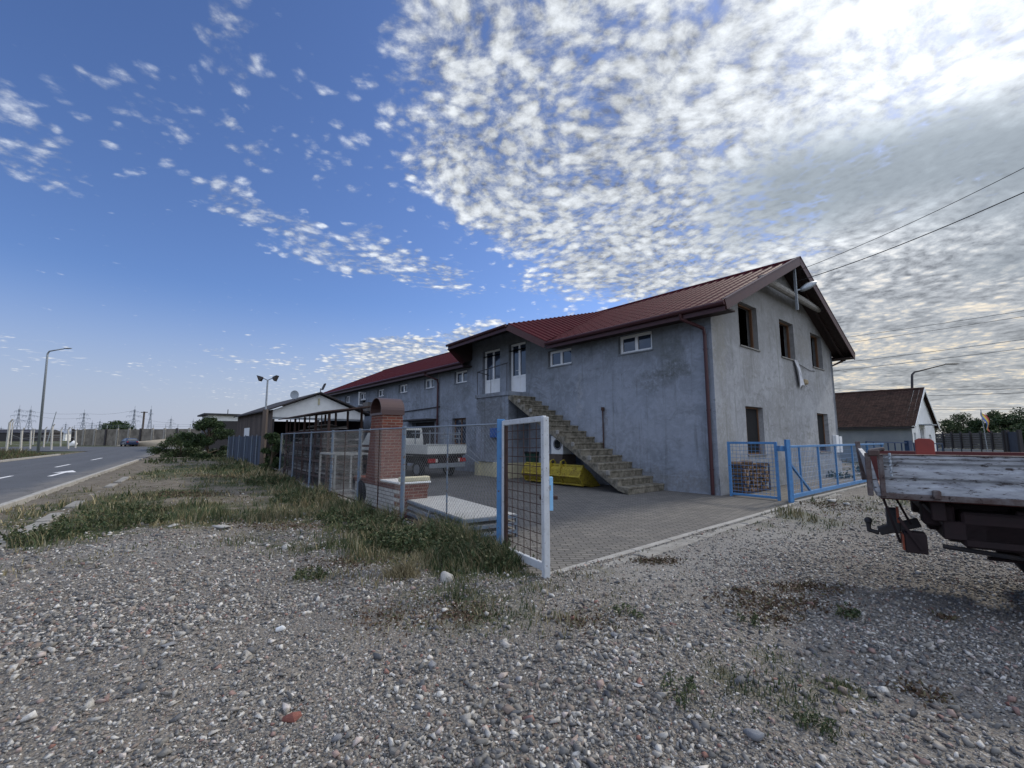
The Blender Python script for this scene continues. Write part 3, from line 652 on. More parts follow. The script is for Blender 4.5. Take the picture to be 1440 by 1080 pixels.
pl = MB(); pl.box(-.03, 15.5, .0, .03, 0.0, .48); pl.build('plinth', 'stucco', bld)
pl = MB(); pl.box(-.035, 0, -WB, .03, 0.0, .62); pl.build('plinth', 'stucco_gable', bld)
# roof sheets: trapezoid ribs and tile steps
def ribbed(x0, x1, ya, yb, zf, pitch=.36, step=.35, amp=.028, keep=None):
    prof = [(0, 0), (.30, 0), (.40, 1), (.56, 1), (.66, 0)]; xs = []; k = 0
    while True:
        for a, h in prof:
            X0 = x0 + (k + a) * pitch
            if X0 > x1: break
            xs.append((X0, h))
        else: k += 1; continue
        break
    xs.append((x1, 0)); n = max(1, int(abs(yb - ya) / step)); rows = []
    for i in range(n):
        y0, y1 = ya + (yb - ya) * i / n, ya + (yb - ya) * (i + 1) / n; rows += [(y0, .005), (y1, 0.0)]
    V_ = []; F_ = []
    for (y, dz) in rows:
        for (X0, h) in xs: V_.append((X0, y, zf(y) + h * amp * 1.35 + dz))
    m = len(xs)
    for i in range(len(rows) - 1):
        for j in range(m - 1):
            if keep and not keep((xs[j][0] + xs[j + 1][0]) / 2, (rows[i][0] + rows[i + 1][0]) / 2): continue
            F_.append((i * m + j, i * m + j + 1, (i + 1) * m + j + 1, (i + 1) * m + j))
    return V_, F_
rm = MB()
rm.add(*ribbed(-.72, LB + .5, .57, -5.75, roofz, keep=lambda X0, y: not (6.4 + 1.6 * (.57 - y) / 6.32 + .35 < X0 < DX1 and y > -1.6)))
rb = lambda y: RE + (y + WB + .55) * SL
rm.add(*ribbed(-.72, LB + .5, -5.75, -WB - .57, rb))
rm.build('roof', 'red_roof', bld)
rc = MB(); rc.tube([(-.74, -5.75, RZ_ + .0), (LB + .5, -5.75, RZ_ + .0)], .10, 8); rc.build('ridge_cap', 'red_roof', bld)
# dormer over the doors
T0, A_, R_ = Vector((8.0, -5.75, 8.24)), Vector((7.8, 1.4, 6.28)), Vector((6.4, .57, RE + .02))
Lp, T1 = Vector((DX1, 1.4, 6.15)), Vector((DX1, -5.75, 8.24))
dm = MB(); dm.add([T0, A_, Lp, T1], [(0, 1, 2, 3)])
# ribbed triangle face
n_ = 26; e1 = A_ - T0; e2 = R_ - T0; nn = e2.cross(e1).normalized()
if nn.z < 0: nn = -nn
tri = []
for i in range(n_):
    f0, f1 = i / n_, (i + 1) / n_
    # ribs run down the fall line: lines from valley edge (T0-R) towards the fascia (A-R)
    for (g0, g1, h0, h1) in ((0, .5, 0, 0), (.5, .62, 0, 1), (.62, .88, 1, 1), (.88, 1, 1, 0)):
        q = []
        for g, h in ((f0 + (f1 - f0) * g0, h0), (f0 + (f1 - f0) * g1, h1)):
            q.append((T0.lerp(R_, g) + nn * (h * .028 + .02), T0.lerp(A_, g) .lerp(A_, 0) + nn * (h * .028 + .02), h))
        tri.append(q)
# quads between the ridge line T0-A and the valley T0-R, closed at the fascia
for (a, b) in tri: dm.add([a[0], a[1], b[1], b[0]], [(0, 1, 2, 3)])
dm.build('dormer_roof', 'red_roof', bld)
ds = MB()
dn = Vector((0, 0, -.16))
ds.add([T0 + dn, A_ + dn, Lp + dn, T1 + dn], [(0, 1, 2, 3)]); ds.add([T0 + dn, A_ + dn, R_ + dn], [(0, 1, 2)])
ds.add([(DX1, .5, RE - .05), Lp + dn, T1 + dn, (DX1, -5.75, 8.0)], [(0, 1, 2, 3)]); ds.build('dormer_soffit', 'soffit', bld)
df_ = MB(); df_.bar(A_ + Vector((-.02, .03, -.13)), R_ + Vector((0, .03, -.13)), .03, .26); df_.bar(A_ + Vector((.02, .03, -.13)), Lp + Vector((0, .03, -.13)), .03, .26)
df_.bar(Lp + Vector((.0, 0, -.15)), Vector((DX1, .55, RE - .08)), .03, .24)
df_.build('dormer_fascia', 'brown_metal', bld)
gt = MB(); gt.tube([A_ + Vector((0, .09, -.06)), Lp + Vector((.05, .09, -.06))], .065, 8); gt.build('dormer_gutter', 'brown_metal', bld)
# eaves
sf = MB()
for (a, b) in ((-.7, 6.4), (DX1, LB + .5)):
    sf.box(a, b, -.05, .55, RE - .20, RE - .16)
sf.box(-.7, LB + .5, -WB - .55, -WB, RE - .2, RE - .16)
for s in (0, 1):   # underside of the gable overhang
    y0, y1 = (.55, -5.75) if s == 0 else (-WB - .55, -5.75)
    sf.add([(-.68, y0, RE - .12), (0, y0, RE - .12), (0, y1, RZ_ - .12), (-.68, y1, RZ_ - .12)], [(0, 1, 2, 3)])
    sf.bar((-.35, y0, RE - .2), (-.35, y1, RZ_ - .2), .08, .12)
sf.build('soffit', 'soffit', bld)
ff = MB()
for (a, b) in ((-.7, 6.4), (DX1, LB + .5)): ff.box(a, b, .55, .58, RE - .26, RE + .01)
ff.build('eaves_fascia', 'brown_metal', bld)
vg = MB()
vg.bar((-.73, .60, RE - .10), (-.73, -5.75, RZ_ - .07), .03, .30); vg.bar((-.73, -WB - .60, RE - .10), (-.73, -5.75, RZ_ - .07), .03, .30)
vg.bar((-.69, .60, RE + .06), (-.69, -5.75, RZ_ + .10), .14, .02); vg.bar((-.69, -WB - .60, RE + .06), (-.69, -5.75, RZ_ + .10), .14, .02)
vg.build('verge_board', 'brown_metal', bld)
for (a, b) in ((-.72, 6.35), (DX1 - .1, LB + .5)):
    MB().tube([(a, .65, RE - .05), (b, .65, RE - .07)], .07, 8).build('gutter', 'brown_metal', bld)
MB().tube([(-.7, -WB - .62, RE - .06), (LB + .4, -WB - .62, RE - .06)], .07, 8).build('gutter', 'brown_metal', bld)
def downpipe(X0, z0=.02, kx=0.0):
    mb = MB(); mb.tube([(X0 + kx, .64, RE - .1), (X0 + kx, .60, RE - .25), (X0, .16, RE - .55), (X0, .10, RE - .75), (X0, .10, z0)], .052, 10)
    for z in (4.2, 2.4, .7): mb.tube([(X0, .10, z), (X0, .10, z + .05)], .062, 10)
    mb.build('downpipe', 'brown_metal', bld, smooth=False)
downpipe(.16, .02, .45); downpipe(15.45, .02, .6)
MB().tube([(-.25, -WB - .62, RE - .1), (-.25, -WB - .60, RE - .22), (.12, -WB - .12, RE - .5), (.12, -WB - .1, .1)], .052, 8).build('downpipe', 'brown_metal', bld)
# pvc windows
def pvc_window(x0, x1, z0, z1, dep=.13, sashes=2, panel=0.0, name='window'):
    fr = MB(); y0, y1 = -dep - .06, -dep; b = .055
    fr.box(x0, x1, y0, y1, z0, z0 + b); fr.box(x0, x1, y0, y1, z1 - b, z1); fr.box(x0, x0 + b, y0, y1, z0 + b, z1 - b); fr.box(x1 - b, x1, y0, y1, z0 + b, z1 - b)
    w = (x1 - x0 - 2 * b) / sashes
    for k in range(1, sashes): c = x0 + b + w * k; fr.box(c - .035, c + .035, y0, y1 + .012, z0 + b, z1 - b)
    if panel:
        fr.box(x0 + b, x1 - b, y0 + .012, y1 - .008, z0 + b, z0 + panel)
        fr.box(x0 + b, x1 - b, y0 + .002, y1 + .010, z0 + panel, z0 + panel + .07)
    for k in range(sashes):   # inner sash rims
        a, c = x0 + b + w * k + .012, x0 + b + w * (k + 1) - .012; zz0 = z0 + b + (panel if panel else 0)
        fr.box(a, a + .045, y0 + .01, y1 + .016, zz0, z1 - b); fr.box(c - .045, c, y0 + .01, y1 + .016, zz0, z1 - b)
        fr.box(a + .045, c - .045, y0 + .01, y1 + .014, z1 - b - .045, z1 - b); fr.box(a + .045, c - .045, y0 + .01, y1 + .014, zz0, zz0 + .045)
    o = fr.build(name, 'pvc', bld, bevel=.004)
    MB().box(x0 + b, x1 - b, y0 + .028, y0 + .034, z0 + b, z1 - b).build('pane', 'glass', o)
    return o
for h in long_holes[:6] + long_holes[7:9]: pvc_window(*h)
# one window stands open with its sash swung out
h = long_holes[6]; o = pvc_window(h[0], h[1], h[2] + .5, h[3])
sh = MB(); sh.box(h[0] + .0, h[0] + .06, -.1, .5, h[2] + .05, h[2] + .12); sh.box(h[0], h[0] + .06, -.1, .5, h[3] - .1, h[3] - .03); sh.box(h[0], h[0] + .06, -.1, -.04, h[2] + .12, h[3] - .1); sh.box(h[0], h[0] + .06, .44, .5, h[2] + .12, h[3] - .1)
o2 = sh.build('open_sash', 'pvc', o)
d1_ = pvc_window(10.05, 11.42, 3.70, 5.85, .16, 2, .62, 'balcony_door'); d2_ = pvc_window(8.25, 9.42, 3.62, 5.88, .16, 2, .70, 'door')
MB().tube([(8.86, -.12, 4.62), (8.86, -.06, 4.62), (8.97, -.06, 4.62)], .012, 6).build('handle', 'pvc', d2_)
for h in long_holes[:9]: MB().box(h[0] - .03, h[1] + .03, -.14, .035, h[2] - .03, h[2] + .006).build('window_sill', 'stucco', bld)
# gable windows: bare openings with a brown wooden casement, and dark ground-floor ones
for i, h in enumerate(gh):
    v0, v1, z0, z1 = h; fr = MB(); b = .07; xa, xb = .16, .24
    def gb(a, c, e, f): fr.box(xa, xb, -c, -a, e, f)
    b = .05; gb(v0, v1, z0, z0 + b); gb(v0, v1, z1 - b, z1); gb(v0, v0 + b, z0 + b, z1 - b); gb(v1 - b, v1, z0 + b, z1 - b)
    o = fr.build('window', 'wood_frame', bld)
    if i < 3:      # casement standing open into the room
        sh_ = MB(); sh_.box(xb, xb + .65, -v0 - b - .05, -v0 - b, z0 + b, z0 + b + .07); sh_.box(xb, xb + .65, -v0 - b - .05, -v0 - b, z1 - b - .07, z1 - b); sh_.box(xb, xb + .07, -v0 - b - .05, -v0 - b, z0 + b + .07, z1 - b - .07)
        sh_.build('open_sash', 'pvc' if i < 2 else 'wood_frame', o)
    else:
        MB().box(xa, xb, -(v0 + v1) / 2 + .28, -(v0 + v1) / 2 + .36, z0 + b, z1 - b).build('mullion', 'wood_frame', o)
        MB().box(xa + .03, xa + .04, -v1 + b, -v0 - b, z0 + b, z1 - b).build('pane', 'dark', o)
for h in gh: MB().box(-.05, .15, -h[1] - .04, -h[0] + .04, h[2] - .035, h[2] + .004).build('window_sill', 'concrete', bld)
fr = MB(); h = long_holes[11]
for a in (h[0], (h[0] + h[1]) / 2 - .03, h[1] - .07): fr.box(a, a + .07, -.25, -.18, h[2], h[3])
fr.box(h[0], h[1], -.25, -.18, h[3] - .07, h[3]); fr.box(h[0], h[1], -.25, -.18, h[2], h[2] + .07)
o = fr.build('window', 'wood_frame', bld); MB().box(h[0], h[1], -.22, -.21, h[2], h[3]).build('pane', 'glass', o)
MB().box(15.9, 18.6, -.35, -.30, 0, 2.55).build('garage_door', 'dark_steel', bld)
MB().box(15.6, 19.0, 0, .7, 2.62, 2.70).build('canopy', 'dark_steel', bld)
MB().tube([(15.3, .05, 3.35), (24.5, .05, 3.15)], .03, 6).build('conduit', 'dark_steel', bld)
MB().box(15.52, 15.58, .0, .014, 0, 5.2).build('wall_joint', 'concrete', bld)
# landing block, stairs
BW = 1.1
lb = MB(); lb.box(8.1, 10.35, .0, BW, .62, 3.40); lb.box(8.05, 10.4, 0, BW + .06, 3.40, 3.56); lb.build('landing_block', 'stucco', bld)
lb = MB(); lb.box(8.06, 9.1, .0, BW + .04, 0, .62); lb.box(10.1, 10.4, .0, BW + .04, 0, .60); lb.box(9.1, 10.1, .0, BW - .06, 0, .62); lb.build('landing_base', 'cream', bld, bevel=.01)
st = MB(); NS = 17; xT, xB = 8.05, 1.75; rise = 3.56 / NS; run = (xT - xB) / (NS - 1)
wd = lambda X0: BW + .06 + (xT - X0) / (xT - xB) * .72
for k in range(NS - 1):
    z = 3.56 - rise * (k + 1); xa, xb = xT - run * k, xT - run * (k + 1)
    w0, w1 = wd(xa), wd(xb)
    zb = max(0.0, z - .13); zb2 = max(0.0, z - .13 - rise)
    st.add([(xa, 0, z), (xb - .02, 0, z), (xb - .02, w1, z), (xa, w0, z), (xa, 0, zb), (xb, 0, zb2), (xb, w1, zb2), (xa, w0, zb), (xb - .02, 0, z - .055), (xb - .02, w1, z - .055), (xb, 0, z - .055), (xb, w1, z - .055)],
           [(0, 1, 2, 3), (4, 7, 6, 5), (3, 2, 9, 11, 6, 7), (0, 4, 5, 10, 8, 1), (1, 8, 9, 2), (8, 10, 11, 9), (10, 5, 6, 11)])
st.build('stair', 'stair_concrete', bld, bevel=.012)
# lumps along the outer stringer where posts once stood
for k in range(2, 16, 2):
    X0 = xT - run * k; w0 = wd(X0); z = 3.56 - rise * k
    MB().box(X0 - .09, X0 + .05, w0 - .01, w0 + .045, z - .13, z + .02).build('stringer_stub', 'concrete', bld, bevel=.02)
gr_ = MB(); gr_.tube([(8.15, BW, 4.75), (10.3, BW, 4.6)], .02, 6); gr_.tube([(10.3, BW, 4.6), (10.9, 0.0, 4.62)], .02, 6); gr_.tube([(10.3, BW, 3.56), (10.3, BW, 4.62)], .015, 6); gr_.tube([(8.2, BW, 3.56), (8.2, BW, 4.76)], .015, 6)
gr_.tube([(9.3, BW, 3.56), (9.3, BW, 4.68)], .012, 6)
gr_.build('guard_rail', 'dark_steel', bld)
MB().tube([(4.06, .05, .2), (4.06, .06, 2.6)], .022, 8).tube([(4.06, .06, 2.6), (4.06, .06, 2.72)], .06, 8).build('vent_pipe', 'rust', bld)
mbx = MB().box(8.7, 9.15, BW, BW + .16, 1.65, 2.05); mbx.build('mailbox', 'blue_box', bld, bevel=.01)  # blue mailbox on the front of the landing block
# gable details: beam, bracket with lamp
bm_ = MB(); bm_.tube([(-.42, -3.1, 6.95), (-.42, -8.6, 6.92)], .11, 10); bm_.build('gable_beam', 'concrete', bld)
MB().bar((-.30, -3.15, 7.12), (-.30, -8.3, 7.10), .22, .06).build('gable_ledge', 'concrete', bld)
MB().box(-.58, -.50, -5.72, -5.64, 6.35, 7.95).build('bracket_post', 'steel', bld)
def lamp_head(mb, p, d, L=.6, w=.24, h=.16):
    p, d = Vector(p), Vector(d).normalized(); side = d.cross(Vector((0, 0, 1))).normalized(); up = side.cross(d)
    rings = []
    for t, ws, hs in ((0, .35, .5), (.15, .7, .8), (.45, 1, 1), (.8, .85, .8), (1, .35, .3)):
        rings.append([p + d * (L * t) + side * (w / 2 * ws * math.cos(a)) + up * (h / 2 * hs * math.sin(a)) for a in [k * math.pi / 4 for k in range(8)]])
    vs = [q for r_ in rings for q in r_]; fs = [(i * 8 + k, i * 8 + (k + 1) % 8, (i + 1) * 8 + (k + 1) % 8, (i + 1) * 8 + k) for i in range(4) for k in range(8)]
    fs += [tuple(range(8)), tuple(range(39, 31, -1))]; mb.add(vs, fs)
lm = MB(); lamp_head(lm, (-.62, -5.95, 7.15), (-.35, -.75, .42), .85, .32, .26)
gl = lm.build('gable_lamp', 'steel', bld, smooth=True)
MB().tube([(-.54, -5.7, 7.1), (-.62, -5.98, 7.18)], .03, 6).build('lamp_arm', 'steel', gl)
acm = MB(); acm.box(-.14, 0, -10.95, -10.6, 1.0, 1.75); acm.box(-.16, 0, -11.35, -11.05, 1.0, 1.7); acm.build('meter_cabinet', 'pvc', bld, bevel=.01)
MB().tube([(-.02, -6.8, 4.55), (-.04, -8.2, 4.38), (-.02, -8.9, 4.42)], .012, 5).build('wall_cable', 'dark_steel', bld)
ac = MB().box(24.3, 25.2, .1, .45, 3.5, 4.15); ac.build('air_conditioner', 'slat_grey', bld, bevel=.02)
# cloth and wrapper hanging from the middle sill (a thing of its own)
cl = MB(); mB = Matrix.Translation(C0) @ Matrix.Rotation(RZB, 4, 'Z')
rows = []
for i in range(14):
    t = i / 13; wdt = .22 + .55 * t; rows.append([(-.07 - .05 * math.sin(k * 1.5 + t * 3) - .05 * t, -6.55 - .55 * t - wdt * (k / 7 - .5), 4.62 - .95 * t - .12 * (k % 3 == 1) * t) for k in range(8)])
vs = [mB @ Vector(p) for r_ in rows for p in r_]; cl.add(vs, [(i * 8 + k, i * 8 + k + 1, (i + 1) * 8 + k + 1, (i + 1) * 8 + k) for i in range(13) for k in range(7)])
o = cl.build('hanging_cloth', 'cloth'); o.modifiers.new('s', 'SOLIDIFY').thickness = .008
tag(o, 'white rag hanging below the middle upper window of the gable', 'cloth')
cr_ = MB(); cr_.box(-.2, -.06, -7.45, -7.15, 3.72, 3.92, mB); MBo = cr_.build('wrapper', 'cardboard', o, bevel=.04)

# ================================================================== fence along the yard
FT = 1.82
def lattice(mb, a, b, z0, z1, pitch=.075, r=.0018):
    a, b = Vector((a[0], a[1], 0)), Vector((b[0], b[1], 0)); L = (b - a).length; d = (b - a) / L; H_ = z1 - z0; k = -H_
    nrm = Vector((d.y, -d.x, 0))
    while k < L:
        for s in (1, -1):
            u0, u1 = (k, k + H_) if s == 1 else (k + H_, k)
            za, zb = z0, z1; ua, ub = u0, u1
            # clip to the panel
            lo, hi = min(ua, ub), max(ua, ub)
            if hi <= 0 or lo >= L: continue
            f0, f1 = 0.0, 1.0
            for lim in (0, L):
                if (ua - lim) * (ub - lim) < 0:
                    f = (lim - ua) / (ub - ua)
                    if lim == 0: (f0, f1) = (max(f0, f), f1) if ub > ua else (f0, min(f1, f))
                    else: (f0, f1) = (f0, min(f1, f)) if ub > ua else (max(f0, f), f1)
            if f1 - f0 < .01: continue
            p = a + d * (ua + (ub - ua) * f0) + Vector((0, 0, za + (zb - za) * f0)); q = a + d * (ua + (ub - ua) * f1) + Vector((0, 0, za + (zb - za) * f1))
            mb.tube([p + nrm * .003 * s, q + nrm * .003 * s], r, 3, False)
        k += pitch
f = empty('chain_link_fence', (0, 0, 0), 0, 'rusty chain-link fence with pale blue posts running back along the yard', 'fence')
FP = [Vector((a, b, 0)) for a, b in fence_pts]
def along(dist):
    for a, b in zip(FP, FP[1:]):
        L = (b - a).length
        if dist <= L: return a + (b - a) * (dist / L)
        dist -= L
    return FP[-1]
# thick posts and thin intermediate bars (distance along the fence from the blue post)
def fdist(px):
    best = None
    for i in range(2600):
        p = along(i * .01); q = 720 + FPX * p.x / (p.y * _c - (-EYE) * 0 + 0) if p.y > 0 else 0
        e = abs(720 + FPX * p.x / (p.y * _c - EYE * _s * 1.0 * 0 + (-EYE * .0)) - px)
        if best is None or e < best[0]: best = (e, i * .01)
    return best[1]
thick = [fdist(p) for p in (568, 507, 468, 438, 414, 396)]
thin = [fdist(p) for p in (630, 534, 486, 452, 426, 404)]
for s in thick:
    p = along(s); MB().tube([(p.x, p.y, -.1), (p.x, p.y, FT + .03)], .042 if s < 6 else .036, 10).build('post', 'pale_blue', f, smooth=False)
for s in thin:
    p = along(s); MB().tube([(p.x, p.y, .05), (p.x, p.y, FT)], .014, 6).build('thin_post', 'pale_blue' if s < 4 else 'rust', f)
ends = [0] + sorted(thick)
for a, b in zip(ends, ends[1:]):
    pa, pb = along(a), along(b)
    MB().tube([(pa.x, pa.y, FT - .01), (pb.x, pb.y, FT - .01)], .016, 6).build('top_rail', 'steel', f)
    MB().tube([(pa.x, pa.y, .10), (pb.x, pb.y, .10)], .016, 6).build('bottom_rail', 'rust', f)
    mb = MB(); lattice(mb, pa, pb, .10, FT - .01, .075 if a < 6 else .13); mb.build('wire_mesh', 'wire', f, normals=False)
ft = MB(); d_ = [along(s) for s in np.linspace(0.4, 16, 20)]
for a, b in zip(d_, d_[1:]):
    ft.bar(a + Vector((0, 0, -.03)), a + (b - a) * .93 + Vector((0, 0, -.03)), .22, .12 + random.uniform(-.03, .03))
ft.build('footing', 'concrete', f, bevel=.02)
# boarded stretch further back
bf = empty('boarded_fence', (0, 0, 0), 0, 'blue-grey boarded fence beyond the ivy, left of the shed', 'fence')
s0 = fdist(370); s1 = s0 + 13; n = 62
bm_ = MB()
for k in range(n):
    a, b = along(s0 + (s1 - s0) * k / n), along(s0 + (s1 - s0) * (k + .94) / n); zt = FT - .05 + random.uniform(-.03, .02)
    bm_.add([], []); bm_.bar((a + b) / 2 + Vector((0, 0, .02)), (a + b) / 2 + Vector((0, 0, zt)), .03, (b - a).length, up=(b - a).normalized())
bm_.build('boards', mat('blue_grey_board', (.055, .07, .10), .85, c2=(.028, .034, .048), scale=3, streak=.2, rnd=.35), bf)
for k in range(7):
    p = along(s0 + (s1 - s0) * k / 6) - V * .06; MB().tube([(p.x, p.y, 0), (p.x, p.y, FT + .02)], .035, 8).build('post', 'pale_blue', bf)

# blue gate post and white gate leaf
gp = Vector((-.16, 6.52, 0))
t_ = empty('wicket_gate', gp, 0, 'narrow white gate leaf with rusty grid hung on a bright blue post', 'gate')
MB().box(-.055, .055, -.045, .045, -.1, 1.88).build('gate_post', 'blue_paint', t_, bevel=.006)
a, b = Vector((.05, -.10, 0)), Vector((.55, -1.12, 0)); dd = (b - a).normalized()
lf = MB(); lf.bar(a + Vector((0, 0, .0)), a + Vector((0, 0, 1.85)), .055, .055, up=dd); lf.bar(a + Vector((0, 0, 1.82)), b + Vector((0, 0, 1.84)), .05, .07); lf.bar(a + dd * .03 + Vector((0, 0, .10)), b + Vector((0, 0, .13)), .05, .09)
lf.build('frame', 'white_paint', t_, bevel=.005)
MB().bar(b + Vector((0, 0, -.08)), b + Vector((0, 0, 1.86)), .075, .075, up=dd).build('stile', 'white_paint', t_, bevel=.006)
MB().bar(a + dd * .065 + Vector((0, 0, .14)), a + dd * .065 + Vector((0, 0, 1.78)), .03, .07, up=dd).build('rusty_stile', 'rust', t_, bevel=.004)
gd = MB(); Lg = (b - a).length
for k in range(1, 6): p = a + dd * (.09 + (Lg - .13) * k / 6); gd.tube([p + Vector((0, 0, .13)), p + Vector((0, 0, 1.80))], .005, 5)
for k in range(1, 15): z = .13 + 1.68 * k / 15; gd.tube([a + dd * .08 + Vector((0, 0, z)), b - dd * .03 + Vector((0, 0, z + .02))], .005, 5)
gd.build('grid', 'rust', t_)
MB().box(.50, .72, -.86, -.80, .86, .90).build('latch', 'rust', t_)
MB().tube([b + Vector((.05, 0, 1.0)), b + Vector((.05, 0, 1.06))], .02, 6).build('bolt', 'steel', t_)
lbx = MB().box(-.02, .02, -.06, .06, -.28, .10, Matrix.Translation(b + Vector((.07, .05, 1.05)))); lbx.build('lock_plate', mat('sky_blue_plate', (.25, .48, .70), .5), t_)

# blue fence panel + sliding gate on the right
P0, P1, P2 = Vector((6.17, 12.98, 0)), Vector((6.93, 11.98, 0)), Vector((7.04, 11.65, 0))
pn = empty('mesh_fence_panel', P0, 0, 'blue framed wire-grid panel between building corner and sliding gate', 'fence')
def L0(p): return Vector(p) - P0
def framed(mb, a, b, z0, z1, w=.06):
    d = (b - a).normalized(); up = Vector((0, 0, 1))
    mb.bar(a + up * (z0 - .05), a + up * z1, w, w, up=d); mb.bar(b + up * (z0 - .05), b + up * z1, w, w, up=d)
    mb.bar(a + up * (z1 - w / 2) + d * w / 2, b + up * (z1 - w / 2) - d * w / 2, w * .9, w * .9); mb.bar(a + up * (z0 + w / 2) + d * w / 2, b + up * (z0 + w / 2) - d * w / 2, w * .9, w * .9)
fm = MB(); framed(fm, L0(P0), L0(P1), .04, 1.52, .065); fm.build('frame', 'blue_paint', pn, bevel=.004)
fg = MB(); d = (P1 - P0).normalized(); LL = (P1 - P0).length
for k in range(1, 12): p = L0(P0) + d * (LL * k / 12); fg.tube([p + Vector((0, 0, .08)), p + Vector((0, 0, 1.5))], .004, 4)
for k in range(1, 14): z = .06 + 1.42 * k / 14; fg.tube([L0(P0) + Vector((0, 0, z)), L0(P1) + Vector((0, 0, z))], .004, 4)
fg.build('wire_grid', 'blue_paint', pn)
sg = empty('sliding_gate', P2, 0, 'long low blue sliding gate on its track before the gable', 'gate')
Lg = 10.1; gv = V
sf_ = MB(); sf_.bar(gv * .05 + Vector((0, 0, 1.40)), gv * Lg + Vector((0, 0, 1.40)), .06, .06); sf_.bar(gv * .05 + Vector((0, 0, .15)), gv * Lg + Vector((0, 0, .15)), .07, .10)
sf_.build('frame', 'blue_paint', sg, bevel=.004)
for k, s in enumerate((.8, 2.3, 3.9, 5.7, 7.7, 9.95)):
    MB().bar(gv * s + Vector((0, 0, .20)), gv * s + Vector((0, 0, 1.37)), .045, .045, up=gv).build('upright', 'blue_paint', sg)
MB().bar(gv * 1.55 + Vector((0, 0, .12)), gv * .12 + Vector((0, 0, .95)), .05, .05).build('brace', 'blue_paint', sg)
MB().box(-.05, .05, -.05, .05, -.05, 1.58).build('gate_post', 'blue_paint', sg, bevel=.005)
MB().box(-.16, -.02, .06, .22, 1.28, 1.42).build('lock_box', 'blue_paint', sg, bevel=.01)
fg = MB()
for k in range(1, 84): p = gv * (Lg * k / 84); fg.tube([p + Vector((0, 0, .2)), p + Vector((0, 0, 1.38))], .0035, 3, False)
for k in range(1, 9): z = .15 + 1.24 * k / 9; fg.tube([gv * .05 + Vector((0, 0, z)), gv * Lg + Vector((0, 0, z))], .0035, 3, False)
fg.build('wire_grid', 'blue_paint', sg, normals=False)

# firewood crate behind the panel
mx = frame((6.65, 13.25, 0), AZV)
cr = empty('firewood_crate', (0, 0, 0), 0, 'rusty wire crate packed with firewood behind the blue panel', 'crate')
fc = MB()
for (a, b) in ((0, 0), (1.9, 0), (0, .75), (1.9, .75)): fc.bar(mx @ Vector((a, b, 0)), mx @ Vector((a, b, .82)), .04)
for z in (.05, .82):
    for (a, b, c, d) in ((0, 0, 1.9, 0), (0, .75, 1.9, .75), (0, 0, 0, .75), (1.9, 0, 1.9, .75)): fc.bar(mx @ Vector((a, b, z)), mx @ Vector((c, d, z)), .035)
fc.build('frame', 'rust', cr)
lg = MB(); r_ = random.Random(3)
for j in range(7):
    for i in range(15):
        x0 = .08 + i * .125 + r_.uniform(-.03, .03); z0 = .1 + j * .115 + r_.uniform(-.02, .02); rr = r_.uniform(.038, .062); y0 = r_.uniform(-.02, .05)
        lg.tube([mx @ Vector((x0, y0, z0)), mx @ Vector((x0 + r_.uniform(-.03, .03), .72, z0))], rr, r_.choice((4, 5, 6)))
for i in range(9):
    x0 = r_.uniform(.1, 1.6); lg.tube([mx @ Vector((x0, r_.uniform(.05, .3), .88)), mx @ Vector((x0 + r_.uniform(-.4, .4), .7, .90))], .05, 5)
lg.build('logs', 'log', cr)
kind_ = cr.children[-1]; kind_['kind'] = 'stuff'

# ================================================================== barbecue chimney with brick counter
mx = frame((-2.2, 9.25, 0), R(-37))      # x back along the fence, y to its left (out to the road): use -y into the yard
bq = empty('brick_barbecue', (-2.28, 9.35, 0), R(90) - R(-37), 'red brick barbecue with tall chimney, curved metal cap and white brick base', 'barbecue')
def BX(*a): return MB().box(*a)
b1 = MB(); b1.box(0, 2.75, -.62, 0, 0, .56); b1.build('base', 'white_brick', bq, bevel=.006)
b1 = MB(); b1.box(-.02, 2.77, -.64, .02, .56, .68); b1.box(-.012, .0, -.62, 0.0, 0, .56); b1.build('brick_band', 'red_brick', bq, bevel=.006)
b1 = MB()
for z in (.08, .24, .40): b1.box(-.02, .24, -.3, .012, z, z + .075)
b1.build('corner_bricks', 'red_brick', bq)
b1 = MB(); b1.box(-.06, .95, -.67, .05, .682, .72); b1.build('tile_top', 'enamel', bq, bevel=.006)
b1 = MB(); b1.box(-.05, .10, -.66, .0, .722, .82); b1.build('coping', 'cream', bq, bevel=.02)
b1 = MB(); v0 = [(1.12, -.61, .68), (2.08, -.61, .68), (2.08, -.02, .68), (1.12, -.02, .68)]; v1 = [(1.20, -.58, 1.45), (2.0, -.58, 1.45), (2.0, -.05, 1.45), (1.20, -.05, 1.45)]; v2 = [(1.24, -.56, 2.15), (1.96, -.56, 2.15), (1.96, -.07, 2.15), (1.24, -.07, 2.15)]
b1.add(v0 + v1 + v2, [(0, 3, 2, 1), (8, 9, 10, 11)] + [(i, (i + 1) % 4, 4 + (i + 1) % 4, 4 + i) for i in range(4)] + [(4 + i, 4 + (i + 1) % 4, 8 + (i + 1) % 4, 8 + i) for i in range(4)])
b1.build('chimney', 'red_brick', bq, bevel=.008)
b1 = MB(); b1.box(1.21, 1.99, -.59, -.04, 2.15, 2.20); n = 14; R_c = .36
arc = [(1.6 + R_c * math.cos(math.pi * k / n), 0, 2.26 + R_c * .85 * math.sin(math.pi * k / n)) for k in range(n + 1)]
o_ = arc + [(p[0] * 1 + (1.6 - p[0]) * .04, 0, p[2] - .015) for p in reversed(arc)]
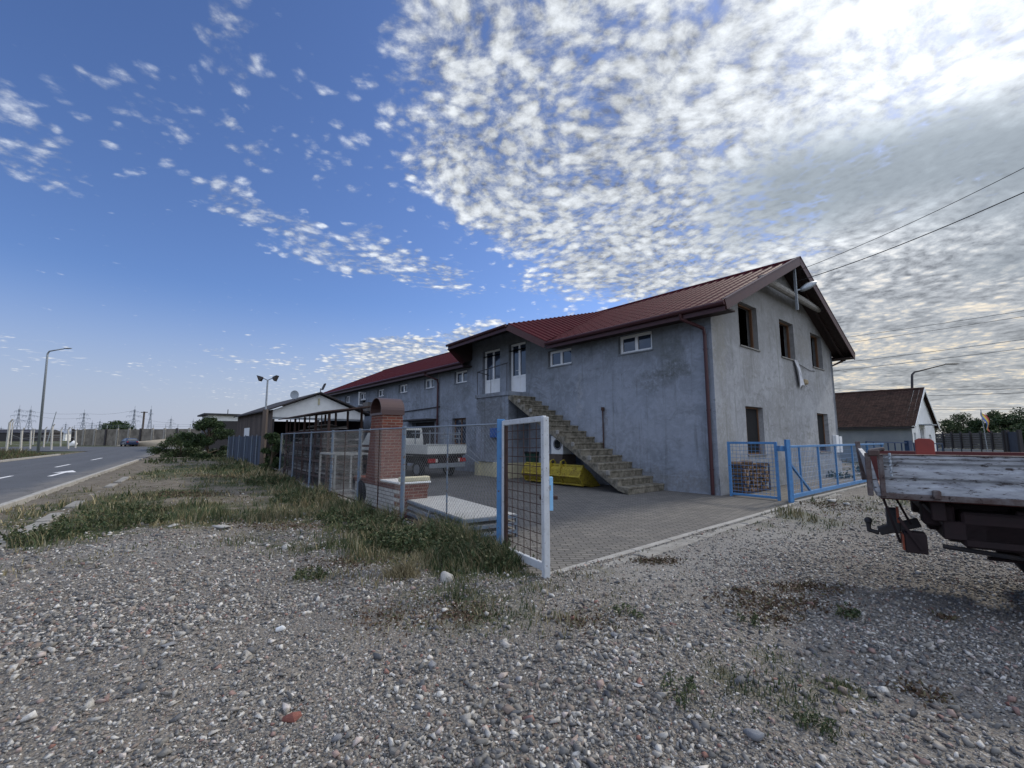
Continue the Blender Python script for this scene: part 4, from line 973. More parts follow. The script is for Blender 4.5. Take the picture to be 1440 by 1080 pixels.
# arch runs along the yard direction: open ends face along y
b1.prism([(p[0], -.60, p[2]) for p in o_], (0, .57, 0)); b1.box(1.24, 1.26, -.60, -.03, 2.2, 2.27); b1.box(1.94, 1.96, -.60, -.03, 2.2, 2.27)
b1.build('chimney_cap', 'cap_metal', bq)
b1 = MB(); b1.box(1.27, 1.93, -.55, -.08, 2.201, 2.21); b1.build('flue', 'dark', bq)
o = MB(); 
ty = empty('spare_tyre', (-3.62, 11.15, .3), R(20), 'black tyre leaning on the back end of the barbecue base', 'tyre')
def wheel_mb(r, w, n=24, rin=None):
    rin = rin or r * .6; prof = [(rin, -w * .4), (r * .86, -w / 2), (r, -w * .38), (r, w * .38), (r * .86, w / 2), (rin, w * .4)]
    vs = []; fs = []
    for k in range(n):
        a = 2 * math.pi * k / n
        for (q, t) in prof: vs.append((t, q * math.cos(a), q * math.sin(a)))
    m = len(prof)
    for k in range(n):
        k2 = (k + 1) % n
        for i in range(m): i2 = (i + 1) % m; fs.append((k * m + i, k2 * m + i, k2 * m + i2, k * m + i2))
    return MB().add(vs, fs)
wheel_mb(.30, .2).build('tread', 'rubber', ty, smooth=True)

# blue framed platforms stacked by the fence
cs = [G(571.5, 702, .36), G(653, 730.6, .36), G(712, 721, .36), G(622, 699.5, .36)]
ctr = sum(cs, Vector()) / 4
e = (cs[1] - cs[0]).normalized(); L1 = (cs[1] - cs[0]).length + .15; az_ = math.atan2(e.x, e.y)
nrm_ = Vector((-e.y, e.x, 0)); W1 = .95
org = cs[1].copy(); org.z = 0
def platform_tree(z, label):
    q = empty('frame_platform', (org.x, org.y, z), math.atan2(-e.y, -e.x), label, 'platform', 'steel framed platforms stacked by the fence')
    m_ = MB(); h_ = .045
    for (a, b, c, d) in ((0, 0, L1, 0), (0, -W1, L1, -W1), (0, 0, 0, -W1), (L1, 0, L1, -W1), (L1 * .33, 0, L1 * .33, -W1), (L1 * .66, 0, L1 * .66, -W1)):
        m_.bar((a, b, .03), (c, d, .03), .05, h_)
    m_.build('frame', 'pale_blue', q)
    MB().box(-.0, L1, -W1, 0, .054, .066).build('deck', 'mesh_deck', q)
    for (a, b) in ((0, 0), (0, -W1), (L1, 0), (L1, -W1), (L1 * .5, 0)): MB().bar((a, b, .008), (a, b, -.062), .045, .045).build('leg', 'pale_blue', q)
    return q
platform_tree(.30, 'topmost of the stacked platforms, its pale deck in view')
platform_tree(.18, 'middle of the three stacked blue framed platforms')
platform_tree(.06, 'lowest of the three stacked blue framed platforms, on the paving')

# white painted steel cage behind the fence
pc = G(477, 690); cg = empty('steel_cage', (-4.75, 12.3, 0), R(90) - R(-37), 'white painted steel cage beside the barbecue', 'cage')
m_ = MB(); a, b, h_ = 1.5, .9, 1.18
for X0 in (0, a):
    for Y0 in (0, -b): m_.bar((X0, Y0, 0), (X0, Y0, h_), .045)
for z in (.05, h_):
    m_.bar((0, 0, z), (a, 0, z), .045); m_.bar((0, -b, z), (a, -b, z), .045); m_.bar((0, 0, z), (0, -b, z), .045); m_.bar((a, 0, z), (a, -b, z), .045)
m_.build('frame', 'dull_white', cg)
m_ = MB()
for k in range(1, 9): m_.tube([(0, 0, h_ * k / 9), (a, 0, h_ * k / 9)], .005, 4); m_.tube([(0, 0, h_ * k / 9), (0, -b, h_ * k / 9)], .005, 4)
m_.build('side_bars', 'rust', cg)

# storage rack with planks
rk = empty('storage_rack', (-5.9, 14.6, 0), R(90) - R(-37), 'tall dark steel rack under a thin pent roof, loaded with planks', 'rack')
RL, RW, RH = 6.6, 1.6, 2.1
def rackz(X0): return 2.75 - .12 * 0 + .0 * X0
for k in range(5):
    X0 = RL * k / 4
    for Y0 in (0, -RW): MB().bar((X0, Y0, 0), (X0, Y0, 2.42 + (.28 if Y0 else 0)), .07, .07).build('upright', 'rust', rk)
m_ = MB()
for z in (.35, .85, 1.35, 1.85):
    m_.bar((0, 0, z), (RL, 0, z), .05, .07); m_.bar((0, -RW, z), (RL, -RW, z), .05, .07)
    for k in range(5): m_.bar((RL * k / 4, 0, z), (RL * k / 4, -RW, z), .05, .05)
m_.build('shelf_beams', 'rust', rk)
m_ = MB(); m_.add([(-.3, .3, 2.42), (RL + .3, .3, 2.42), (RL + .3, -RW - .3, 2.76), (-.3, -RW - .3, 2.76), (-.3, .3, 2.46), (RL + .3, .3, 2.46), (RL + .3, -RW - .3, 2.80), (-.3, -RW - .3, 2.80)], [(0, 3, 2, 1), (4, 5, 6, 7), (0, 1, 5, 4), (1, 2, 6, 5), (2, 3, 7, 6), (3, 0, 4, 7)])
m_.build('rack_roof', 'rust', rk)
m_ = MB()
for k in range(9): m_.bar((RL * k / 8, .02, 0), (RL * k / 8, .02, 2.42), .03)
m_.build('front_bars', 'rust', rk)
rr = random.Random(5); mR = Matrix.Translation((-5.9, 14.6, 0)) @ Matrix.Rotation(R(90) - R(-37), 4, 'Z')
names = ['pale planks on the lowest shelf of the dark rack', 'pale planks on the second shelf of the dark rack', 'grey planks on the third shelf of the dark rack', 'short pale boards on the top shelf of the dark rack']
for si, z in enumerate((.35, .85, 1.35, 1.85)):
    m_ = MB()
    for i in range(26 if si < 3 else 9):
        L = rr.uniform(1.8, 4.2); X0 = rr.uniform(0, RL - L); Y0 = -rr.uniform(.1, RW - .25); zz_ = z + .05 + rr.choice((0, .045, .09, .13, .17, .21))
        m_.bar(mR @ Vector((X0, Y0, zz_)), mR @ Vector((X0 + L, Y0 + rr.uniform(-.08, .08), zz_ + rr.uniform(0, .015))), rr.uniform(.15, .28), .035)
    tag(m_.build('plank_stack', 'plank'), names[si], 'planks', 'plank stacks on the dark rack')

M['dark_timber'] = mat('dark_timber', (.075, .055, .042), .9, c2=(.03, .024, .02), scale=5, amt=.9, rnd=.5)
for (qx, qy, L, n_, m2, lb_) in ((-8.3, 18.6, 2.6, 7, 6, 'dark timber bundle on the ground behind the steel rack'), (-10.6, 23.0, 3.0, 8, 7, 'tall dark timber bundle before the open shed'), (-5.6, 16.4, 1.8, 5, 5, 'shorter dark timber bundle between rack and barbecue')):
    m_ = MB(); mT = Matrix.Translation((qx, qy, 0)) @ Matrix.Rotation(R(90) - R(-37), 4, 'Z')
    for a in range(m2 + 4):
        for b in range(n_): xo = rr.uniform(-.15, .15); m_.bar(mT @ Vector((xo, -b * .16, .08 + a * .13)), mT @ Vector((xo + L, -b * .16, .08 + a * .13)), .145, .11)
    tag(m_.build('timber_bundle', 'dark_timber'), lb_, 'timber', 'dark timber bundles in the yard')

# ================================================================== open shed with white gable
SV, SU = V, U
shed_c = Vector((-14.0, 26.45, 0)); SW = 5.5
sh = empty('open_shed', shed_c, math.atan2(SV.y, SV.x), 'open dark shed with white gable panel and weathered plank side', 'shed')
# local x across the front (0..SW), y back (0..8)
ez, az2, ez2 = 3.28, 4.41, 3.2; AX = 2.55
m_ = MB(); m_.prism([(0, 0, 2.88), (SW, 0, 2.85), (SW, 0, ez2 - .02), (AX, 0, az2 - .08), (0, 0, ez)], (0, .06, 0)); m_.build('gable_panel', 'white_wall', sh)
rf_ = MB()
for (a, za, b, zb) in ((-.35, ez - .08, AX, az2), (SW + .4, ez2 - .08, AX, az2)):
    rf_.add([(a, -.35, za), (b, -.35, zb), (b, 11, zb), (a, 11, za), (a, -.35, za + .08), (b, -.35, zb + .08), (b, 11, zb + .08), (a, 11, za + .08)], [(0, 3, 2, 1), (4, 5, 6, 7), (0, 1, 5, 4), (1, 2, 6, 5), (2, 3, 7, 6), (3, 0, 4, 7)])
rf_.build('roof', mat('dark_shed_roof', (.04, .035, .035), .8), sh)
m_ = MB()
for k in range(69): m_.box(-.05, 0 + (k % 3) * .008, k * .16, k * .16 + .15, 0, ez + .01)
m_.build('plank_side', 'wood_old', sh)
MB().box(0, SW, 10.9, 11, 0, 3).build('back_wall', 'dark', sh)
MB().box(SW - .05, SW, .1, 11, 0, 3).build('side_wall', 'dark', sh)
for X0 in (.06, 2.6, SW - .1): MB().box(X0 - .06, X0 + .06, .08, .2, 0, 2.8).build('post', 'dark_steel', sh)
MB().box(-.02, SW, .07, .2, 2.75, 2.87).build('lintel', 'steel', sh)
m_ = MB(); m_.box(-.07, -.05, 6.2, 8.0, 1.7, 2.35); m_.build('window', 'pvc', sh)
MB().tube([(AX, -.03, 4.1), (AX, -.03, 3.7)], .06, 8).build('wall_lamp', 'cream', sh)
fldl = empty('floodlight', shed_c + SV * AX + Vector((0, 0, az2 + .05)), math.atan2(SV.y, SV.x), 'black floodlight standing on the shed gable peak', 'floodlight')
MB().tube([(0, -.2, 0), (0, -.2, .25)], .025, 6).build('bracket', 'dark_steel', fldl)
MB().box(-.02, .06, -.4, -.1, .18, .62, Matrix.Rotation(R(22), 4, 'Y')).build('lamp_body', 'dark_steel', fldl, bevel=.02)
dsh = empty('satellite_dish', shed_c + SV * 1.25 + SU * .6 + Vector((0, 0, 4.12)), 0, 'round pale satellite dish on the shed roof', 'satellite dish')
m_ = MB(); vs = [(0, .08, .18)]; fs = []
for r1 in (.10, .2, .27):
    for k in range(16): a = math.pi * k / 8; vs.append((r1 * math.cos(a), .08 - .35 * r1 * r1 - .0, .30 + r1 * math.sin(a) - .12))
fs = [(0, 1 + k, 1 + (k + 1) % 16) for k in range(16)] + [(1 + 16 * i + k, 17 + 16 * i + k, 17 + 16 * i + (k + 1) % 16, 1 + 16 * i + (k + 1) % 16) for i in range(2) for k in range(16)]
m_.add(vs, fs); o = m_.build('reflector', 'steel', dsh); o.modifiers.new('s', 'SOLIDIFY').thickness = .02
MB().tube([(0, .1, -.2), (0, .1, .2)], .02, 6).build('mast', 'dark_steel', dsh)
# low building further left with white band
q0 = AT(291, 617, 60); lbd = empty('low_store', (q0.x, q0.y, 0), math.atan2(SV.y, SV.x), 'low dark store with white upper band and thin dark roof, left of the shed', 'building')
m_ = MB(); m_.box(0, 8, 0, 7, 0, 4.0); m_.build('wall', 'dark_steel', lbd)
MB().box(-.03, 8, -.03, 7, 4.0, 4.75).build('upper_band', 'white_wall', lbd)
MB().box(-.6, 8.2, -.6, 7.3, 4.75, 4.95).build('roof', mat('thin_dark_roof', (.04, .04, .045), .8), lbd)
MB().tube([(2.2, .5, 4.9), (2.2, .5, 5.6)], .05, 6).build('roof_pipe', 'dark_steel', lbd)

# twin floodlight mast
p = along(fdist(371)) ; p = Vector((p.x, p.y, 0))
H1 = 1.6 + (617 - 534) / FPX * p.y
tf = empty('floodlight_mast', p, 0, 'thin mast with two floodlights spread at its top beside the fence', 'lamp post')
MB().tube([(0, 0, 0), (0, 0, H1)], [.07, .045], 8).build('pole', 'steel', tf)
MB().box(-.10, .10, -.10, .10, 0, H1 * .66).build('wood_post', 'wood_old', tf)
MB().tube([(-.32, 0, H1 + .12), (0, 0, H1 - .03), (.32, 0, H1 + .12)], .02, 6).build('crossarm', 'dark_steel', tf)
for s in (-1, 1):
    m_ = MB(); vs = [(s * .28, -.06, H1 + .16), (s * .28, .06, H1 + .16), (s * .28, .06, H1 + .06), (s * .28, -.06, H1 + .06), (s * .55, -.16, H1 + .24), (s * .55, .16, H1 + .24), (s * .42, .16, H1 - .08), (s * .42, -.16, H1 - .08)]
    m_.add(vs, [(0, 1, 2, 3), (4, 5, 6, 7), (0, 1, 5, 4), (1, 2, 6, 5), (2, 3, 7, 6), (3, 0, 4, 7)]); m_.build('floodlight', 'dark_steel', tf)

# ================================================================== vehicles
def box_on(mb, *a): mb.box(*a); return mb
# flatbed in the yard: local x forward, y left, origin at rear axle ground
hd = R(-45); rr_c = Vector((-1.95, 19.6, 0)) ; fw = Vector((math.sin(hd), math.cos(hd), 0)); lt = Vector((-fw.y, fw.x, 0))
tr = empty('flatbed_truck', rr_c + lt * 1.0, math.atan2(fw.y, fw.x), 'dirty white flatbed truck parked in the yard, rear towards us', 'truck')
m_ = MB(); m_.box(0, .04, -1.0, 1.0, .98, 1.36); m_.box(0, .055, -1.0, 1.0, 1.30, 1.36); m_.build('tailgate', 'truck_white', tr, bevel=.008)
for s in (-1, 1):
    m_ = MB(); a = s * 1.0; m_.box(.05, 3.0, min(a, a - s * .04), max(a, a - s * .04), .98, 1.36); m_.build('side_board', 'truck_white', tr, bevel=.008)
MB().box(.05, 3.0, -.96, .96, .90, .98).build('bed_floor', 'dark_steel', tr)
m_ = MB(); m_.box(.2, 5.4, -.45, -.33, .55, .85); m_.box(.2, 5.4, .33, .45, .55, .85); m_.box(.2, .3, -.95, .95, .6, .9); m_.build('chassis', 'chassis', tr)
m_ = MB(); m_.box(-.05, .05, -.9, .9, .42, .60); m_.build('bumper', 'steel', tr, bevel=.02)
for s in (-1, 1):
    m_ = MB(); m_.box(-.02, .06, s * .78 - .17, s * .78 + .17, .64, .80); o = m_.build('tail_light', 'red_lens', tr, bevel=.01)
    MB().box(-.028, -.02, s * .57 - .045, s * .57 + .045, .65, .79).build('reversing_light', 'clear_lens', o)
m_ = MB()   # double cab
sec = [(3.1, .75), (3.1, 1.5), (3.25, 2.12), (5.0, 2.12), (5.6, 1.5), (5.85, 1.3), (5.9, .55), (3.1, .55)]
m_.prism([(a, -.9, b) for a, b in sec], (0, 1.8, 0)); m_.build('cab', 'truck_white', tr, bevel=.05, seg=2)
MB().box(3.08, 3.11, -.72, .72, 1.45, 1.98, Matrix.Translation((.08, 0, 0))).build('rear_window', 'car_glass', tr, bevel=.01)
MB().box(3.35, 4.1, .9, .912, 1.45, 1.95).box(4.2, 4.9, .9, .912, 1.45, 1.95).build('side_window', 'car_glass', tr)
MB().box(3.13, 3.16, -.70, .70, 1.44, 2.0).build('rear_window', 'car_glass', tr)
m_ = MB()
for Y0 in (-.9, -.1): m_.bar((.4, Y0, 1.36), (.4, Y0, 2.0), .035); m_.bar((2.6, Y0, 1.36), (2.6, Y0, 2.0), .035); m_.bar((.3, Y0, 1.85), (2.9, Y0, 1.85), .04)
m_.bar((.4, -.95, 1.62), (.4, .1, 1.62), .05); m_.bar((.4, -.95, 1.78), (.4, .1, 1.78), .05); m_.build('ladder_rack', 'steel', tr)
for (X0) in (.95, 4.75):
    for s in (-1, 1):
        wv = wheel_mb(.34, .22); wv.v = [(X0 + b, s * .78 + a, .34 + c) for a, b, c in wv.v]; o = wv.build('wheel', 'rubber', tr, smooth=True)
        MB().tube([(X0, s * .68, .34), (X0, s * .88, .34)], .2, 14).build('rim', 'steel', o)
m_ = MB(); m_.bar((.1, -1.02, 1.3), (-.55, -1.25, .75), .03, .03); m_.bar((.1, -1.02, .95), (-.55, -1.25, .55), .03, .03); m_.build('tie_bar', 'steel', tr)

# tipper bed at the right edge
N0 = Vector((3.50, 4.38, 0)); LA = R(126)
tk = empty('tipper_truck', N0, R(90) - LA, 'old truck with chipped white drop side, seen from its left rear', 'truck')
# local x forward along the truck, y to its left (away from camera, az 36)
W_ = 2.1; z0, z1 = 1.09, 1.445; LBd = 3.6
m_ = MB()
prof = [(0, z0), (0, z0 + .075), (.022, z0 + .095), (.022, z0 + .13), (0, z0 + .15), (0, z0 + .215), (.022, z0 + .235), (.022, z0 + .27), (0, z0 + .29), (0, z1 - .035), (-.012, z1 - .03), (-.012, z1), (.05, z1), (.05, z0)]
m_.prism([(0, a, b) for a, b in prof], (LBd, 0, 0)); m_.build('side_board', 'bed_white', tk, bevel=.004)
m_ = MB(); m_.bar((.0, .02, z1 + .004), (LBd, .02, z1 + .004), .075, .012); m_.bar((0, .0, z0 - .02), (LBd, .0, z0 - .02), .06, .05); m_.build('board_rim', 'chipped', tk, bevel=.004)
m_ = MB(); m_.box(0, LBd, W_ - .05, W_, z0, z1); m_.build('side_board', 'bed_red', tk, bevel=.004)
m_ = MB(); m_.box(0, LBd, .05, W_ - .05, z0 - .06, z0); m_.build('bed_floor', 'bed_red', tk)
m_ = MB(); m_.prism([(-.03, -.02, z0 - .03), (-.03, W_ + .02, z0 - .03), (-.10, W_ + .02, z1 + .03), (-.10, -.02, z1 - .02)], (.045, 0, 0)); m_.build('tailgate', 'bed_white', tk, bevel=.005)
for (pa, pb, w_) in (((-.075, -.01, z0 - .03), (-.075, -.01, z1 + .02), .045), ((-.06, W_ + .0, z0 - .03), (-.10, W_, z1 + .12), .055), ((.02, -.03, z0 - .03), (.02, -.03, z1 + .01), .04)):
    MB().bar(pa, pb, w_).build('corner_post', 'chipped', tk, bevel=.006)
m_ = MB(); rr = random.Random(2)
for k in range(7): m_.tube([(.09 + .006 * (k % 2), -.035, z1 + .02 - k * .032), (.09 - .006 * (k % 2), -.04, z1 - .005 - k * .032)], .012, 6)
m_.build('latch_chain', 'steel', tk)
m_ = MB(); m_.box(-.07, .02, -.05, .05, z1 - .01, z1 + .05); m_.tube([(-.06, .02, z1 + .04), (.06, .0, z1 + .06)], .022, 6); m_.build('latch', 'chipped', tk, bevel=.01)
MB().box(.36, .42, -.045, -.0, z0 - .03, z0 + .05).build('hinge', 'chipped', tk, bevel=.01)
m_ = MB(); m_.prism([(.33, .5, z0), (.475, .5, z0), (.475, .5, z1 + .13), (.45, .5, z1 + .155), (.36, .5, z1 + .16), (.33, .5, z1 + .14)], (0, .03, 0)); m_.build('load_stop', 'bright_red', tk, bevel=.006)
m_ = MB(); m_.box(.35, 5.3, .35, .50, .74, 1.0); m_.box(.35, 5.3, 1.6, 1.75, .74, 1.0)
for X0 in (.35, 1.3, 2.3, 3.3): m_.box(X0, X0 + .1, .06, 2.04, .86, 1.03)
m_.box(.42, 1.0, .10, 2.0, .70, .86); m_.box(.9, 3.5, .15, .38, .60, .98)
m_.build('chassis', 'chassis', tk, bevel=.01)
m_ = MB(); m_.box(.55, 1.12, .10, .42, .64, .95); m_.box(.30, .52, .16, .40, .80, 1.0); m_.build('tool_box', 'chassis', tk, bevel=.02)
m_ = MB(); m_.tube([(.5, .45, .70), (3.4, .45, .66)], .07, 8); m_.tube([(.42, .2, .62), (.9, .22, .58), (1.3, .3, .60)], .022, 6); m_.tube([(.3, .1, 1.0), (.45, .12, .8), (.8, .12, .78), (1.1, .1, .9)], .012, 5); m_.build('pipework', 'dark_steel', tk)
m_ = MB(); n = 10; arc = [(1.55 + .52 * math.cos(math.pi * k / n), .12, .46 + .50 * math.sin(math.pi * k / n)) for k in range(n + 1)]; arc2 = [(1.55 + .50 * math.cos(math.pi * k / n), .12, .46 + .48 * math.sin(math.pi * k / n)) for k in range(n, -1, -1)]
m_.prism(arc + arc2, (0, .34, 0)); m_.build('mudguard', 'chassis', tk)
m_ = MB()
for k in range(5): m_.box(.75 + k * .03, 2.35 - k * .03, .42, .50, .50 + k * .028, .522 + k * .028)
m_.build('leaf_spring', 'chassis', tk)
m_ = MB(); m_.bar((.02, .18, 1.04), (.12, .20, .62), .10, .02, up=(1, 0, 0)); m_.bar((.12, .32, 1.04), (.22, .34, .78), .08, .02, up=(1, 0, 0)); m_.build('underrun_bracket', 'chassis', tk)
m_ = MB(); m_.bar((.30, .5, .78), (-.02, .5, .66), .10, .08); m_.tube([(-.02, .5, .64), (-.10, .5, .66), (-.10, .5, .74)], .025, 8)
vs = MB(); m_.tube([(-.10, .5, .72), (-.10, .5, .745), (-.10, .5, .77), (-.10, .5, .79)], [.02, .034, .034, .015], 10)
m_.bar((.1, .5, .66), (.1, .5, .90), .12, .10, up=(1, 0, 0)); m_.build('tow_hitch', 'dark_steel', tk, bevel=.006)
m_ = MB(); m_.box(.14, .30, .02, .20, .56, .74); m_.build('tail_light', 'chassis', tk, bevel=.01)
MB().box(.125, .14, .02, .20, .58, .72).build('lens', 'orange_lens', tk.children[-1])
m_ = MB(); m_.box(.11, .13, .17, .21, .80, .95); m_.build('reflector', 'orange_lens', tk)
MB().bar((.12, .04, .86), (.26, .06, .60), .025, .10, up=(0, 1, 0)).build('mudguard_stay', 'chassis', tk)
for X0 in (1.55, 4.5):
    for Y0 in (.3, 1.8):
        wv = wheel_mb(.40, .26); wv.v = [(X0 + b, Y0 + a, .40 + c) for a, b, c in wv.v]; o = wv.build('wheel', 'rubber', tk, smooth=True)
        MB().tube([(X0, Y0 - .1, .4), (X0, Y0 + .1, .4)], .23, 14).build('rim', 'rust', o)
sec = [(3.8, .7), (3.8, 2.25), (5.1, 2.25), (5.55, 1.45), (5.6, .55), (3.8, .55)]
m_ = MB(); m_.prism([(a, .1, b) for a, b in sec], (0, 1.9, 0)); m_.build('cab', 'bed_red', tk, bevel=.06, seg=2)
MB().box(4.1, 5.0, .085, .098, 1.45, 2.05).build('side_window', 'car_glass', tk)

# dark blue car far down the road
cp = AT(180, 640, 80); cz = .25
car = empty('parked_car', (cp.x, cp.y, cz), R(142), 'dark blue hatchback standing at the road junction', 'car')
def carbody():
    sec = [(-2.0, .35), (-2.05, .75), (-1.95, 1.0), (-1.55, 1.38), (-.2, 1.45), (.55, 1.38), (1.15, .98), (1.95, .82), (2.05, .5), (2.0, .3)]
    mb = MB(); ys = [(-.86, 0), (-.80, .0), (.80, 0), (.86, 0)]; vs = []
    for y, _ in ((-.86, 0), (.86, 0)):
        for a, b in sec: vs.append((a, y * (1 if b < 1.02 else .78), b))
    n = len(sec); fs = [tuple(range(n)), tuple(reversed(range(n, 2 * n)))] + [(i, (i + 1) % n, n + (i + 1) % n, n + i) for i in range(n)]
    return mb.add(vs, fs)
carbody().build('body', 'car_blue', car, bevel=.06, seg=2)
MB().add([(-1.98, -.62, 1.04), (-1.98, .62, 1.04), (-1.62, .56, 1.36), (-1.62, -.56, 1.36)], [(0, 1, 2, 3)]).build('rear_window', 'car_glass', car)
for s in (-1, 1): MB().add([(-1.5, s * .83, 1.03), (.85, s * .83, 1.03), (.4, s * .70, 1.34), (-1.3, s * .70, 1.34)], [(0, 1, 2, 3)]).build('side_window', 'car_glass', car)
for X0 in (-1.3, 1.3):
    for s in (-1, 1):
        wv = wheel_mb(.32, .2, 16); wv.v = [(X0 + b, s * .78 + a, .32 + c) for a, b, c in wv.v]; wv.build('wheel', 'rubber', car)
for s in (-1, 1): MB().box(-2.07, -2.0, s * .65 - .12, s * .65 + .12, .75, .9).build('tail_light', 'red_lens', car)

# ================================================================== yard clutter
bk = empty('loader_bucket', (1.75, 16.2, 0), math.atan2(U.y, U.x), 'yellow digger bucket lying open under the stair', 'digger bucket')
# local x along the wall (away), y: outward from wall is -y?  built symmetric
prof = [(-.62, .02), (-.15, .0), (.25, .12), (.45, .42), (.42, .72), (.28, .86), (.24, .84), (.37, .70), (.39, .44), (.21, .17), (-.15, .05), (-.62, .05)]
XA, XB = -1.25, 1.55
m_ = MB(); m_.prism([(XA, a, b) for a, b in prof], (XB - XA, 0, 0)); m_.build('shell', 'yellow', bk, bevel=.006)
for X0 in (XA, XB):
    m_ = MB(); m_.prism([(X0, -.62, .03), (X0, -.15, -.01), (X0, .26, .11), (X0, .47, .42), (X0, .44, .72), (X0, .27, .87), (X0, -.10, .60), (X0, -.45, .22)], (.04, 0, 0)); m_.build('side_plate', 'yellow', bk, bevel=.006)
m_ = MB(); m_.tube([(XA, .27, .87), (XB, .27, .87)], .05, 8); m_.tube([(XA, .30, .10), (XB, .30, .10)], .04, 8); m_.tube([(XA, .49, .44), (XB, .49, .44)], .04, 8)
for X0 in (XA, -.35, .55, XB): m_.bar((X0 + .02, .49, .42), (X0 + .02, .30, .10), .06, .06); m_.bar((X0 + .02, .49, .42), (X0 + .02, .30, .86), .06, .06)
m_.build('frame_bars', 'yellow', bk)
for X0 in (-.35, .15):
    m_ = MB(); m_.prism([(X0, .50, .60), (X0, .42, 1.04), (X0, .22, 1.12), (X0, .10, .95), (X0, .25, .84)], (.05, 0, 0)); o = m_.build('lug', 'yellow', bk, bevel=.01)
    MB().tube([(X0 - .02, .30, .99), (X0 + .07, .30, .99)], .07, 10).build('pin', 'dark_steel', o)
bk.scale = (1, .95, .80)
bin_ = empty('wheelie_bin', (1.0, 19.1, 0), math.atan2(U.y, U.x), 'dark green wheelie bin beside the landing base', 'bin')
m_ = MB(); m_.add([(-.24, -.26, .08), (.24, -.26, .08), (.24, .26, .08), (-.24, .26, .08), (-.30, -.34, 1.0), (.30, -.34, 1.0), (.30, .34, 1.0), (-.30, .34, 1.0)], [(0, 3, 2, 1), (4, 5, 6, 7), (0, 1, 5, 4), (1, 2, 6, 5), (2, 3, 7, 6), (3, 0, 4, 7)])
m_.build('body', 'green_plastic', bin_, bevel=.02)
MB().box(-.33, .33, -.38, .38, 1.0, 1.07).build('lid', 'dark_steel', bin_, bevel=.02)
for X0 in (-.24, .24): MB().tube([(X0 - .03, .28, .1), (X0 + .03, .28, .1)], .1, 12).build('wheel', 'rubber', bin_)
wsp = AT(797, 636, 16.9)
ws = empty('washing_machine', (wsp.x, wsp.y, 0), math.atan2(U.y, U.x) , 'white washing machine with round dark door under the stair', 'washing machine')
wb_ = wsp.z - .06
m_ = MB(); m_.box(-.3, .3, .06, .52, wb_, wb_ + .66); m_.build('body', 'enamel', ws, bevel=.02, seg=2)
M['ring'] = mat('grey_ring', (.22, .23, .25), .4)
rg = MB(); n = 24; vs = []; fs = []
for k in range(n):
    a = 2 * math.pi * k / n
    for r1, y in ((.15, .525), (.17, .545), (.20, .545), (.21, .52)): vs.append((-.04 + r1 * math.cos(a), y, wb_ + .36 + r1 * math.sin(a)))
for k in range(n):
    for i in range(3): fs.append((k * 4 + i, ((k + 1) % n) * 4 + i, ((k + 1) % n) * 4 + i + 1, k * 4 + i + 1))
o = rg.add(vs, fs).build('door_ring', 'ring', ws)
MB().tube([(-.04, .522, wb_ + .36), (-.04, .530, wb_ + .36)], .155, 24).build('door_glass', 'car_glass', o)
MB().box(-.24, -.05, .52, .526, wb_ + .58, wb_ + .63).build('control_panel', 'ring', ws)
MB().box(-.35, .35, -.1, .6, 0, wb_ - .004).build('pallet_crate', 'wood_old', ws)

# ================================================================== right-hand background
HC = Vector((26.6, 30.2, 0)); hs = empty('tiled_house', HC, RZB, 'small house with dark clay tile roof and white gable, beyond the building', 'house')
HW, HL, he, hr = 9.0, 14.0, 2.5, 5.15
m_ = MB(); wall(m_, (0, 0, 0), (1, 0, 0), (0, 1, 0), HL, he + .1, [], .3); m_.box(0, HL, -HW, -HW + .3, 0, he); m_.build('side_wall', 'grey_wall', hs)
gsl = (hr - he) / (HW / 2)
ghh = [(2.9, 4.3, .8, 2.35), (6.2, 7.2, .9, 1.9), (.5, 1.2, .3, 2.0)]
m_ = MB(); wall(m_, (-.01, 0, 0), (0, -1, 0), (-1, 0, 0), HW, hr, ghh, .3, clips=[((0, gsl, 1), he + .15), ((0, -gsl, 1), he + .15 + gsl * HW)]); m_.build('gable_wall', 'white_wall', hs)
for i, h in enumerate(ghh):
    o = MB().box(.12, .17, -h[1], -h[1] + .08, h[2], h[3]).box(.12, .17, -h[0] - .08, -h[0], h[2], h[3]).box(.12, .17, -h[1] + .08, -h[0] - .08, h[3] - .08, h[3]).build('window', 'pvc', hs)
    MB().box(.15, .16, -h[1], -h[0], h[2], h[3]).build('pane', 'glass', o)
MB().box(-.7, 0, -4.7, -2.6, 2.55, 2.62).build('canopy', 'steel', hs)
def tiles(mb, x0, x1, ya, za, yb, zb):
    n = int(math.hypot(yb - ya, zb - za) / .17); m = int((x1 - x0) / .095); rr = random.Random(4); off = [rr.uniform(-.012, .012) for _ in range(n * (m // 2 + 2))]
    vs = []; R2 = []
    for i in range(n): R2 += [(i / n, .035, i), ((i + 1) / n, 0.0, -1)]
    for t, up, i in R2:
        y = ya + (yb - ya) * t; z = za + (zb - za) * t + up
        for j in range(m + 1): vs.append((x0 + (x1 - x0) * j / m, y, z + (.02 if j % 2 else 0) + (off[(i * (m // 2) + j // 2) % len(off)] if i >= 0 else 0)))
    mb.add(vs, [(r_ * (m + 1) + j, r_ * (m + 1) + j + 1, (r_ + 1) * (m + 1) + j + 1, (r_ + 1) * (m + 1) + j) for r_ in range(len(R2) - 1) for j in range(m)])
M['clay'] = mat('old_clay_tiles', (.065, .040, .033), .95, c2=(.035, .025, .022), scale=2.5, amt=.9, spec=.03)
m_ = MB(); tiles(m_, -.25, HL + .2, .4, he - .1, -HW / 2, hr + .08); tiles(m_, -.25, HL + .2, -HW - .4, he - .1, -HW / 2, hr + .08); m_.build('roof', 'clay', hs, normals=False)
